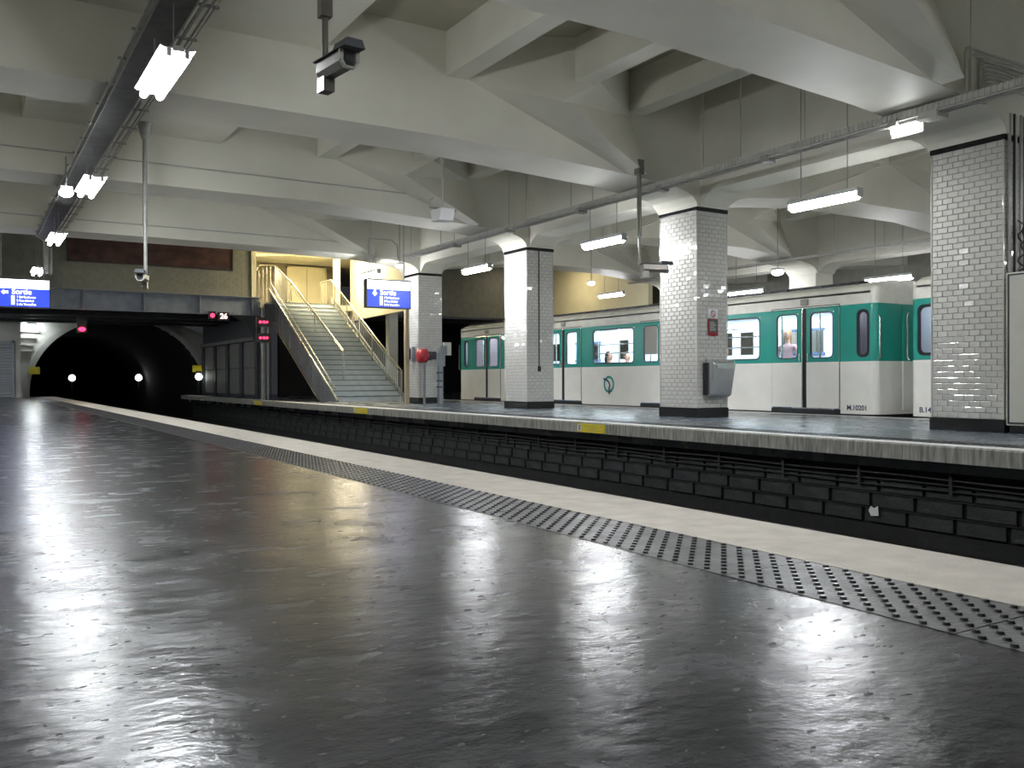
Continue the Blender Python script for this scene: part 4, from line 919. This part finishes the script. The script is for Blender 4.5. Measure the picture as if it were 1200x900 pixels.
# ================================================================ PEOPLE
def person(loc, rz, label, top, hairm, seated=True, female=True):
    t = thing('person', label, 'person', loc, rz)
    # skeleton in local space, facing -y, origin on the floor below the pelvis
    H = .50 if seated else .92
    J = {'pel': (0, 0, H), 'waist': (0, 0, H+.16), 'chest': (0, 0, H+.36), 'neck': (0, 0, H+.54), 'head': (0, -.02, H+.60)}
    E_ = [('pel', 'waist'), ('waist', 'chest'), ('chest', 'neck'), ('neck', 'head')]
    R_ = {'pel': .145, 'waist': .12, 'chest': .135, 'neck': .055, 'head': .05}
    for s, n in ((-1, 'r'), (1, 'l')):
        J['sh'+n] = (s*.175, 0, H+.49); R_['sh'+n] = .062
        if seated: J['el'+n] = (s*.24, -.06, H+.22); J['wr'+n] = (s*.12, -.27, H+.16)
        else: J['el'+n] = (s*.25, .02, H+.22); J['wr'+n] = (s*.24, -.08, H-.02)
        R_['el'+n] = .042; R_['wr'+n] = .028
        J['hi'+n] = (s*.09, 0, H-.03); R_['hi'+n] = .09
        if seated: J['kn'+n] = (s*.11, -.42, H-.02); J['an'+n] = (s*.11, -.44, .09); J['to'+n] = (s*.12, -.60, .05)
        else: J['kn'+n] = (s*.10, -.02, .5); J['an'+n] = (s*.10, .0, .09); J['to'+n] = (s*.12, -.15, .05)
        R_['kn'+n] = .058; R_['an'+n] = .042; R_['to'+n] = .035
        E_ += [('chest', 'sh'+n), ('sh'+n, 'el'+n), ('el'+n, 'wr'+n), ('pel', 'hi'+n), ('hi'+n, 'kn'+n), ('kn'+n, 'an'+n), ('an'+n, 'to'+n)]
    keys = list(J); me = bpy.data.meshes.new('body'); me.from_pydata([J[k] for k in keys], [(keys.index(a), keys.index(b)) for a, b in E_], [])
    o = bpy.data.objects.new('body', me); COL.objects.link(o)
    md = o.modifiers.new('s', 'SKIN'); sv = me.skin_vertices[0].data
    for i, k in enumerate(keys): sv[i].radius = (R_[k], R_[k]*(.75 if k in ('chest', 'waist', 'pel') else 1)); sv[i].use_root = (k == 'pel')
    o.modifiers.new('u', 'SUBSURF').levels = 1
    bpy.context.view_layer.update()
    m2 = bpy.data.meshes.new_from_object(o.evaluated_get(bpy.context.evaluated_depsgraph_get())); m2.name = 'body'
    bpy.data.objects.remove(o); m2.materials.clear(); m2.materials.append(top); m2.materials.append(M['navy'])
    for p in m2.polygons:
        p.use_smooth = True
        if p.center.z < H+.02: p.material_index = 1
    inst(m2, 'body', t)
    hz = H+.72
    MB().sphere((0, -.03, hz), (.078, .098, .118), 16, 12).sphere((0, -.13, hz-.015), (.014, .022, .022), 8, 6).sphere((-.08, -.01, hz), (.012, .02, .03), 8, 6).sphere((.08, -.01, hz), (.012, .02, .03), 8, 6).tube([(0, -.01, hz-.18), (0, -.015, hz-.08)], .05, 10).build('head', M['skin'], t)
    MB().sphere((-.03, -.118, hz+.012), (.012, .008, .008), 8, 6).sphere((.03, -.118, hz+.012), (.012, .008, .008), 8, 6).build('eyes', M['black'], t)
    MB().box(-.022, .022, -.124, -.115, hz-.055, hz-.048).build('mouth', M['redcloth'], t)
    hr = MB().sphere((0, .005, hz+.025), (.092, .105, .115), 14, 10)
    if female: hr.sphere((0, .05, hz-.08), (.085, .06, .13), 12, 8)
    hr.build('hair', hairm, t)
    for s in (-1, 1):
        wx, wy, wz = J['wr'+('r' if s < 0 else 'l')]
        hd = MB().sphere((wx, wy-.045, wz-.005), (.036, .05, .018), 10, 6); fx = wx-.027
        for k, L in enumerate((.055, .07, .075, .062)):
            hd.tube([(wx-.027+k*.018, wy-.085, wz), (wx-.027+k*.018, wy-.085-L*.6, wz-.006), (wx-.027+k*.018, wy-.085-L, wz-.022)], [.009, .0085, .007], 6)
        hd.tube([(wx-s*.03, wy-.03, wz), (wx-s*.055, wy-.06, wz-.004), (wx-s*.06, wy-.085, wz-.012)], [.011, .010, .008], 6); hd.build('hand', M['skin'], t)
    return t
Zf = .05
p_ = person((TX+.58, 12.52, Zf), math.radians(285), 'blond passenger in a pink top standing behind the train door window', M['pink'], M['hairblond'], seated=False); p_.scale = (.93, .93, .93)
person((TX+.50, 18.36, Zf), 0, 'dark-haired seated passenger, the left of two heads in the big train window', M['redcloth'], M['hairdark'])
person((TX+1.10, 18.36, Zf), 0, 'short-haired seated passenger, the right of two heads in the big train window', M['whitecloth'], M['hairdark'], female=False)
person((TX+1.65, 16.98, Zf), math.radians(180), 'passenger in grey seated on the far side behind the big train window', M['greycloth'], M['hairblond'])
person((TX+.55, 14.30, Zf), 0, 'passenger in dark clothes seated behind the train window right of the pillar with the bin', M['navy'], M['hairblond'], female=False)
person((TX+.62, 8.95, Zf), math.radians(260), 'standing passenger in grey behind the window of the second car', M['greycloth'], M['hairdark'], seated=False, female=False)
